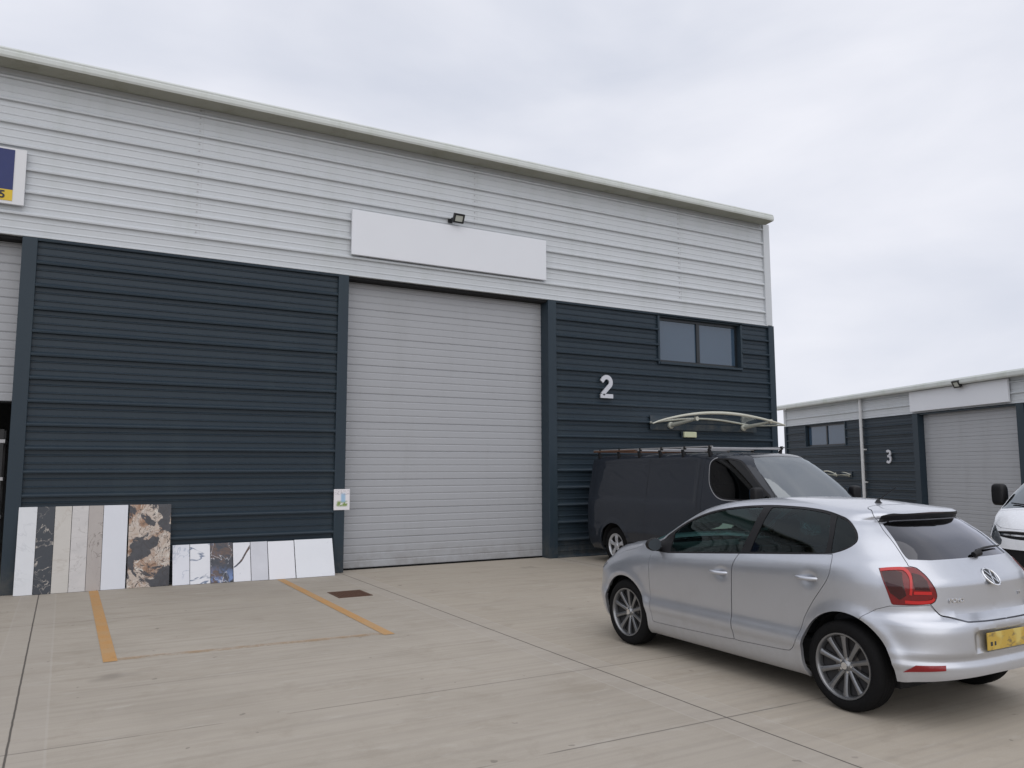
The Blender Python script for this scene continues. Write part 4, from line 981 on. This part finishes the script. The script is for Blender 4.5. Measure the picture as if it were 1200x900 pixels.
        # tail lamp with its inner light bars
        L=panel('tail_lamp',sk,lamp,M['red'],car,side=sd,off=.004,depth=.02,gap=.002,grid=.02)
        dk=poly(sk,('S','p',[(.735,-1.535,.985),(.70,-1.60,1.0),(.675,-1.64,.99)]),('L','p',[(.685,-1.67,.85),(.715,-1.645,.82)]),('L','p',[(.742,-1.60,.86)]))
        panel('smoked_area',sk,dk,M['redd'],L,side=sd,off=.0075,depth=0,grid=.014)
        dk=poly(sk,('S','p',[(.63,-1.68,.985),(.595,-1.72,.97),(.583,-1.75,.93)]),('L','p',[(.578,-1.765,.885),(.65,-1.71,.89)]))
        panel('smoked_area',sk,dk,M['redd'],L,side=sd,off=.0075,depth=0,grid=.014)
        for ch in([(.742,-1.53,1.004),(.70,-1.59,1.012),(.655,-1.645,1.012),(.648,-1.68,.95),(.66,-1.685,.89),(.675,-1.69,.835)],[(.655,-1.70,.868),(.60,-1.75,.868),(.560,-1.785,.866)],[(.70,-1.67,.808),(.64,-1.725,.806),(.58,-1.775,.815),(.556,-1.79,.845)]):
            c=poly(sk,('S','p',ch),close=False); strip(sk,c,.016,.0085,M['redb'],'light_bar',L,sd)
        F=panel('headlight',sk,fl,M['lens'],car,side=sd,off=.002,depth=.0,gap=.002,grid=.03)
        panel('lamp_housing',sk,fl,M['chrome'],F,side=sd,off=-.03,depth=0,gap=.004,grid=.05)
        # door mirror
        sx=sd; mr=MB(); b=bmesh.new(); bmesh.ops.create_uvsphere(b,u_segments=20,v_segments=12,radius=1)
        for v in b.verts:
            x,y,z=v.co; y=max(y,-.35)      # flat rear side
            v.co=Vector((sx*(.855+.082*x),.755+.06*y,1.000+.060*z*(1-.12*x)))
        mr.join(b); mr.tube([(sx*.74,.77,.955),(sx*.82,.76,.965)],[.026,.022],8)
        mi=mr.build('door_mirror',M['plastic'],car,smooth=True); gm=MB(); b=bmesh.new(); bmesh.ops.create_circle(b,cap_ends=True,radius=1,segments=24)
        for v in b.verts:
            x,y,_=v.co; v.co=Vector((sx*(.855+.076*x),.7335,1.000+.054*y*(1-.12*x)))
        gm.join(b); gm.build('mirror_glass',M['mirrorglass'],mi)
        rf=poly(sk,('L','p',[(.768,-1.68,.362),(.736,-1.749,.412)]),('L','p',[(.60,-1.876,.430),(.604,-1.874,.386)]))
        panel('reflector',sk,rf,M['reflector'],car,side=sd,off=.006,depth=.006,grid=.015)
    panel('bonnet',sk,BN,M['silver'],car,side=0,gap=.003,grid=.035)
    panel('windscreen',sk,WS,M['glass_f'],car,side=0,off=-.002,depth=.006,grid=.05)
    panel('front_bumper',sk,FB,M['silver'],car,side=0,gap=.002,holes=[aF],grid=.035)
    gr=poly(sk,('L','front',[(0,.60),(.45,.60),(.40,.50),(0,.48)])); panel('grille',sk,clip_mid(sk,gr),M['plastic'],car,side=0,off=.003,depth=.006,grid=.05)
    panel('rear_bumper',sk,RB,M['silver'],car,side=0,gap=.0025,holes=[aR],grid=.017,depth=.03)
    hb=panel('tailgate',sk,HT,M['silver'],car,side=0,gap=.0040,holes=[over(sk,glass),over(sk,spo)],grid=.022)
    panel('tailgate_glass',sk,inset(glass,-.002),M['glass_b'],hb,side=0,off=-.004,depth=0,grid=.04)
    panel('brake_light_housing',sk,spo,M['plastic'],hb,side=0,off=-.002,depth=.004,gap=.0005,grid=.02)
    tb=poly(sk,('L','p',[(0,-1.505,1.352),(.15,-1.502,1.352),(.15,-1.502,1.366),(0,-1.505,1.366)])); panel('brake_light',sk,clip_mid(sk,tb),M['redd'],hb,side=0,off=.002,depth=.002,grid=.05)
    # number plate, badge, lettering
    y=-1.944
    t=MB(); t.box(-.262,.262,y-.012,y-.004,.492,.606,bev=.002); t.build('number_plate',M['plate'],car)
    t=MB(); t.box(-.20,.20,-1.935,-1.905,.618,.640,bev=.004); t.build('plate_lamp_strip',M['plastic'],car)
    for x0,x1 in((-.232,-.208),(-.186,-.168)):
        pl=MB(); pl.box(x0,x1,y-.0135,y-.0118,.520,.546,bev=.0005); pl.build('plate_character',M['interior'],car)
    mt=frame_at(sk,'rear',0.0,.945); bg_=MB()
    b=bmesh.new()
    bg_.lathe([(.060,.0),(.063,-.008),(.068,-.010),(.073,-.007),(.075,.0)],40,axis='y')
    v=lambda pts: bg_.join(stroke_glyph(pts,.0095,.006,y0=-.008))
    v([(-.030,.052),(.0,.004),(.030,.052)]); v([(-.055,.022),(-.026,-.046),(.0,.004)]); v([(.0,.004),(.026,-.046),(.055,.022)])
    for vv in bg_.b.verts: vv.co=mt@vv.co
    bg_.build('badge',M['chrome'],hb,smooth=True)
    dd=MB(); dd.lathe([(0,-.003),(.060,-.003),(.062,.001)],32,axis='y')
    for vv in dd.b.verts: vv.co=mt@vv.co
    dd.build('badge_disc',M['blackm'],hb)
    for body,x,z,sz,nm in(('POLO',-.452,.800,.040,'lettering'),('TSI',.30,.805,.034,'lettering')):
        mt=frame_at(sk,'rear',abs(x)+(-.055 if x<0 else .03),z,side=(-1 if x<0 else 1)); 
        t=text_mesh(nm,body,sz,.002,M['chrome'],hb,None,None,bold=.0008,sx=1.25,align='CENTER')
        t.matrix_local=mt@Matrix.Rotation(R(90),4,'X')@Matrix.Translation((0,0,.003))
    # wiper
    a=sk.at(*[np.array([k]) for k in sk.find('p',.03,-1.735,1.083)],.012)[0]; wp=MB()
    wp.tube([(a[0]-.03,a[1],a[2]-.004),(a[0]+.03,a[1]-.010,a[2]+.012)],[.022,.024],10)
    pts=[]
    for x,z in((.06,1.098),(.18,1.112),(.30,1.116),(.44,1.112)):
        q=sk.at(*[np.array([k]) for k in sk.find('rear',x,z)],.016)[0]; pts.append(tuple(q))
    wp.tube(pts,[.011,.009,.008,.005],8); wp.build('rear_wiper',M['plastic'],hb,smooth=True)
    # roof aerial
    q=sk.find('top',.0,-1.00,1.38); p=sk.at(np.array([q[0]]),np.array([q[1]]))[0]
    ae=MB(); ae.lathe([(0,.034),(.010,.030),(.022,.012),(.034,.0)],16,axis='z',c=(0,p[1],p[2]-.004)); ae.tube([(0,p[1],p[2]+.02),(.0,p[1]-.165,p[2]+.125)],[.005,.0028],6); ae.build('aerial',M['plastic'],car,smooth=True)
    # sill strip and underside
    t=MB(); t.box(-.62,.62,-1.55,1.7,.20,.25); t.build('underside',M['dark_in'],car)
    for sd in(-1,1):
        for cy,cz,r in((1.255,.30,.362),(-1.265,.315,.377)):
            arch_well(car,cy,cz,r,sd*.45,sd*.715,M['dark_in'])
        wheel(car,sd*.715,1.235,sd,steer=0); wheel(car,sd*.715,-1.235,sd)
    # cabin
    t=MB(); t.box(-.66,.66,-1.5,1.0,.24,.42); t.box(-.6,.6,-1.62,-1.0,.4,.98,bev=.03); t.build('floor',M['interior'],car)
    t=MB(); t.box(-.68,.68,.62,1.02,.70,.98,bev=.05); t.box(.20,.52,.55,.75,.88,1.03,bev=.04); t.build('dashboard',M['dash'],car)
    for x,y in((-.36,.0),(.36,.0)):
        s=empty('seat',None,None,(x,y,.30)); s.parent=car
        for k in('label','category'):
            if k in s: del s[k]
        t=MB(); t.box(-.25,.25,-.18,.34,0,.20,bev=.05); mt=Matrix.Translation((0,-.22,.16))@Matrix.Rotation(R(-17),4,'X').inverted(); t.box(-.24,.24,-.07,.07,0,.62,bev=.055,mat=Matrix.Translation((0,-.2,.14))@Matrix.Rotation(R(16),4,'X')); t.build('cushion',M['interior'],s,smooth=True)
        t=MB(); t.box(-.125,.125,-.05,.05,.66,.87,bev=.045,mat=Matrix.Translation((0,-.2,.14))@Matrix.Rotation(R(14),4,'X')); t.build('headrest',M['interior'],s,smooth=True)
    t=MB(); t.box(-.60,.60,-.80,-.36,.42,.60,bev=.05); t.box(-.60,.60,-.98,-.84,.5,1.08,bev=.05)
    for x in(-.36,.36): t.box(x-.12,x+.12,-.99,-.90,1.06,1.25,bev=.035)
    t.build('rear_bench',M['interior'],car,smooth=True)
    t=MB(); n=28; cx,cy,cz=.36,.50,.92
    pts=[(cx+.18*math.cos(2*math.pi*k/n),cy+.06*math.sin(2*math.pi*k/n),cz+.17*math.sin(2*math.pi*k/n)) for k in range(n+1)]; t.tube(pts,.014,8,cap=False); t.box(cx-.16,cx+.16,cy-.02,cy+.03,cz-.035,cz+.035,bev=.012); t.tube([(cx,cy,cz),(cx,.72,cz-.05)],.035,8); t.build('steering_wheel',M['dash'],car,smooth=True)
    return car
hatchback()
# ------------------------------------------------------------------ panel vans
def van_tables(d=0.0,nose=None):
    T={k:list(v) for k,v in VAN.items()}
    if nose: T['yf']=nose
    if d: T['yr']=[(t,y+d) for t,y in T['yr']]
    return T
def box_flank(y0,y1,z0,z1,amp,e=.06):
    sm=lambda v,a,b: np.clip((v-a)/e,0,1)*np.clip((b-v)/e,0,1)
    def f(x,y,z):
        return amp*sm(y,y0,y1)*sm(z,z0,z1)*(x>.5)
    return f
def crease(z0,amp,w,y0,y1):
    return lambda x,y,z: amp*np.exp(-((z-z0)/w)**2)*(x>.5)*np.clip((y-y0)/.05,0,1)*np.clip((y1-y)/.05,0,1)
HL=[(.905,2.02,1.10),(.86,2.17,1.06),(.76,2.30,1.00),(.64,2.37,.965),(.66,2.42,.86),(.74,2.38,.80),(.84,2.28,.80),(.90,2.14,.88),(.92,2.04,1.0)]
def van(name,label,loc,rz,mat,rear=-1.92,d=0.0,nose=None,style='dark',HL=HL):
    T=van_tables(d,nose)
    fl=lambda cy,r,a,s:(lambda x,y,z: a*np.exp(-(np.hypot(y-cy,z-.34)-r)**2/(2*s*s))*(x>.5)*np.clip((z-.15)/.1,0,1))
    sk=Skin(T,[fl(1.578,.42,.012,.03),fl(rear,.42,.012,.03),box_flank(-2.74+d,.22,1.14,1.86,-.020),crease(1.125,-.010,.014,-2.72+d,.22),crease(.62,.008,.05,-2.8+d,1.1)])
    v=empty(name,label,'van',loc,rz); e=sk.find
    aF=circ(sk,1.578,.33,.405); aR=circ(sk,rear,.33,.405)
    win=poly(sk,('S','side',[(.50,1.56),(.485,1.76),(.525,1.835),(.60,1.862)]),('S','side',[(.80,1.862),(.98,1.835),(1.10,1.775),(1.30,1.62),(1.50,1.455),(1.66,1.33)]),('S','side',[(1.70,1.285),(1.66,1.25),(1.30,1.235),(.99,1.235)]),('S','side',[(.80,1.25),(.66,1.31),(.545,1.43)]))
    door=poly(sk,('L','side',[(.36,1.885),(.355,1.2),(.35,.62)]),('S','side',[(.40,.38),(.55,.355),(1.0,.355)]),('S','side',[(1.12,.38),(1.20,.60),(1.42,.80),(1.62,.92),(1.70,1.05),(1.73,1.20)]),('S','side',[(1.72,1.32),(1.50,1.53),(1.25,1.74),(1.10,1.86),(.98,1.905)]))
    ws=poly(sk,('S','front',[(0,1.235),(.4,1.225),(.70,1.20),(.775,1.20)]),('S','p',[(.775,1.72,1.34),(.735,1.53,1.52),(.68,1.30,1.72),(.625,1.15,1.83)]),('S','front',[(.56,1.862),(.3,1.88),(0,1.885)]),close=False)
    w1=np.array(e('front',0,1.885)); w0=np.array(e('front',0,1.235)); WS=clip_mid(sk,np.concatenate([ws,[w1],[(np.interp(q,sk.q,sk.s0),q) for q in np.linspace(w1[1],w0[1],14)]]))
    bn=poly(sk,('S','front',[(0,.985),(.3,.985),(.52,.99)]),('S','front',[(.66,1.03),(.76,1.10),(.80,1.16)]),('S','front',[(.70,1.185),(.4,1.205),(0,1.215)]),close=False)
    b1=np.array(e('front',0,1.215));b0=np.array(e('front',0,.985)); BN=clip_mid(sk,np.concatenate([bn,[b1],[(np.interp(q,sk.q,sk.s0),q) for q in np.linspace(b1[1],b0[1],10)]]))
    hl=poly(sk,('S','p',HL[:4]),('S','p',HL[4:7]),('S','p',HL[7:]))
    gr=clip_mid(sk,poly(sk,('S','front',[(0,.965),(.35,.965),(.58,.950)]),('S','front',[(.55,.90),(.3,.875),(0,.870)])))
    gr2=clip_mid(sk,poly(sk,('S','front',[(0,.76),(.45,.76),(.74,.80)]),('S','front',[(.78,.62),(.70,.50),(.4,.47),(0,.47)])))
    rl=None
    full=region(sk)
    panel('body_shell',sk,full,mat,v,holes=[over(sk,h) for h in (aF,aR,win,door,WS,BN,hl,gr,gr2)],side=0,depth=.03,grid=.036)
    me=patch(sk,full,holes=[aF,aR,inset(win,-.01),WS],off=-.032,depth=0,side=0,grid=.08); link('inner_shell',me,M['dark_in'],v)
    for sd in(-1,1):
        dd=panel('door',sk,door,mat,v,side=sd,gap=.004,holes=[win,aF],grid=.04)
        m_=frame_at(sk,'side',.47,1.05,side=sd); h=MB(); h.tube([m_@Vector((x,-.006-.026*math.sin(math.pi*(x+.1)/.2)**.5 if abs(x)<.099 else -.004,0)) for x in np.linspace(-.1,.1,9)],.014,8); h.build('handle',mat,dd,smooth=True)
        panel('window_surround',sk,win,M['plastic'],v,side=sd,off=-.002,depth=.01,holes=[inset(win,.022)],gap=.001,grid=.04)
        panel('window',sk,inset(win,.020),M['glass_v'],v,side=sd,off=-.006,depth=0,grid=.05)
        strip(sk,poly(sk,('S','side',[(.60,1.868),(.53,1.842),(.478,1.77),(.492,1.56),(.538,1.43),(.652,1.303),(.79,1.242),(.99,1.226),(1.3,1.226)]),close=False),.012,.003,M['vrim'] if style=='dark' else mat,'window_moulding',v,sd)
        # panel joints of the load area: dark fine lines
        for ch in([(.27,1.85),(.265,1.3),(.26,.6),(.26,.40)],[(-1.02+d*.5,1.88),(-1.02+d*.5,1.2),(-1.02+d*.5,.45)]):
            strip(sk,poly(sk,('L','side',ch),close=False),.006,.0015,M['dark_in'],'panel_joint',v,sd)
        strip(sk,poly(sk,('L','side',[(rear+.42,.38),(1.578-.43,.38)]),close=False),.10,.006,M['plastic'] if style=='dark' else M['plastic'],'sill_trim',v,sd)
        H=panel('headlight',sk,hl,M['lens'],v,side=sd,off=.003,depth=0,grid=.05,gap=.002)
        panel('lamp_housing',sk,hl,M['vrim'],H,side=sd,off=-.012,depth=0,grid=.06,gap=.004)
        bw=poly(sk,('S','p',[tuple(np.array(HL[0])*.0+np.mean(np.array(HL),0)+.042*np.array((math.cos(a)*.8,-math.cos(a)*.5,math.sin(a)))) for a in np.linspace(0,2*math.pi,13)[:-1]]))
        panel('reflector_bowl',sk,bw,M['chrome'],H,side=sd,off=-.004,depth=.02,grid=.03)
        # mirror on its arm
        t=MB(); b=bmesh.new(); bmesh.ops.create_uvsphere(b,u_segments=28,v_segments=18,radius=1); se=lambda v,p:math.copysign(abs(v)**p,v)
        for q in b.verts: q.co=Vector((sd*(1.04+.085*se(q.co.x,.45)),1.62+.065*se(q.co.y,.6),1.36-(.03 if style=='dark' else 0)+(.105 if style=='dark' else .140)*se(q.co.z,.45)))
        t.join(b); t.tube([(sd*.90,1.56,1.27),(sd*1.0,1.60,1.27)],[.05,.04],10); mm=t.build('door_mirror',M['plastic'],v,smooth=True,ang=60)
        t=MB(); b=bmesh.new(); bmesh.ops.create_circle(b,cap_ends=True,radius=1,segments=24)
        for q in b.verts:
            x,y,_=q.co; k=.5; q.co=Vector((sd*1.04+.070*math.copysign(abs(x)**k,x),1.553,1.36-(.03 if style=='dark' else 0)+(.085 if style=='dark' else .115)*math.copysign(abs(y)**k,y)))
        t.join(b); t.build('mirror_glass',M['bglass'],mm)
        for cy in(1.578,rear): arch_well(v,cy,.33,.405,sd*.5,sd*.90,M['dark_in'])
        wheel(v,sd*.80,1.578,sd,r=.33,rim=.212,wd=.20,style='van'); wheel(v,sd*.80,rear,sd,r=.33,rim=.212,wd=.20,style='van')
        panel('tail_lamp',sk,poly(sk,('L','rear',[(.78,.85),(.85,.85),(.82,1.40),(.76,1.40)])),M['red'],v,side=sd,off=.004,depth=.01,grid=.05)
    panel('windscreen',sk,WS,M['glass_w'],v,side=0,off=-.003,depth=0,grid=.06)
    panel('bonnet',sk,BN,mat,v,side=0,gap=.004,grid=.05)
    g=panel('grille',sk,gr,M['plastic'],v,side=0,off=-.02,depth=0,grid=.06)
    panel('grille',sk,gr2,M['plastic'],v,side=0,off=-.025,depth=0,grid=.06)
    strip(sk,poly(sk,('S','front',[(0,.918),(.3,.920),(.52,.922)]),close=False),.018,-.004,M['chrome'],'grille_bar',g,1); strip(sk,poly(sk,('S','front',[(0,.918),(.3,.920),(.52,.922)]),close=False),.018,-.004,M['chrome'],'grille_bar',g,-1)
    for x in(-.32,.28):
        t=MB(); pts=[]
        for xx,zz in((x,1.232),(x+.15,1.250),(x+.33,1.262)):
            q=sk.at(*[np.array([k]) for k in e('front',abs(xx),zz)],.015)[0]; pts.append((math.copysign(q[0],xx),q[1],q[2]))
        t.tube(pts,.008,6); t.build('wiper',M['plastic'],v)
    t=MB(); t.box(-.8,.8,-2.7+d,2.2,.24,.34); t.build('underside',M['dark_in'],v)
    t=MB(); t.box(-.76,.76,.15,.22,.34,1.80); t.build('bulkhead',M['dark_in'],v)
    t=MB(); t.box(-.84,.84,1.28,1.95,.85,1.16,bev=.06); t.build('dashboard',M['dash'],v,smooth=True)
    for x in(-.5,.5,.05):
        s=MB(); s.box(x-.24,x+.24,.45,.95,.75,.95,bev=.05); s.box(x-.23,x+.23,.36,.50,.9,1.46,bev=.05); s.box(x-.13,x+.13,.36,.46,1.46,1.68,bev=.04); s.build('seat',M['interior'],v,smooth=True)
    return v,sk
dv,_=van('parked_van','dark grey panel van with roof bars, reversed up to the wall of unit 2',(9.573,9.703,0),math.pi-.009,M['vandark'])
# roof bars
for i,(y,rust) in enumerate(((-2.55,1),(-1.95,1),(-1.35,0),(-.78,0),(-.20,0),(.42,0))):
    t=MB(); zz=2.02; mat=M['rust'] if rust else M['steel']
    t.box(-.80,.80,y-.022,y+.022,zz-.014,zz+.018,bev=.006)
    o=t.build('roof_bar',mat,dv)
    for sx in(-1,1):
        f=MB(); f.prism([(sx*.70,1.90),(sx*.79,1.885),(sx*.81,2.01),(sx*.775,2.01)],y-.02,y+.02,bev=.004); f.build('bar_foot',M['plastic'],o)
for sx in(-1,1):
    t=MB(); t.tube([(sx*.79,-2.72,2.045),(sx*.79,.50,2.045)],.012,8); o=t.build('roof_rail',M['steel'],dv,smooth=True)
    t=MB(); t.tube([(sx*.80,-2.70,2.022),(sx*.80,-1.45,2.022)],.017,8); o=t.build('roof_rail',M['rust'],dv,smooth=True)
    for y in(-2.5,-1.9,-1.3,-.72,-.14,.44):
        t=MB(); t.box(sx*.79-.022,sx*.79+.022,y-.016,y+.016,2.01,2.068,bev=.005); t.build('rail_clamp',M['plastic'],dv)
nose=[(.24,2.36),(.35,2.45),(.6,2.49),(.8,2.47),(.9,2.45),(1.0,2.40),(1.08,2.33),(1.15,2.23),(1.20,2.14),(1.26,2.04),(1.34,1.94),(1.5,1.72),(1.7,1.43),(1.86,1.17),(1.92,.95),(1.95,.6),(1.965,.1),(1.97,-.7)]
wv,_=van('parked_van','white panel van nosing in at the right edge behind the silver hatchback',(12.05,4.66,0),R(83),M['white'],rear=-1.52,d=.4,nose=nose,style='white',HL=[(.83,2.16,.99),(.80,2.24,1.055),(.70,2.34,1.06),(.56,2.42,.965),(.47,2.45,.86),(.50,2.46,.80),(.64,2.41,.85),(.74,2.32,.89),(.80,2.22,.94)])
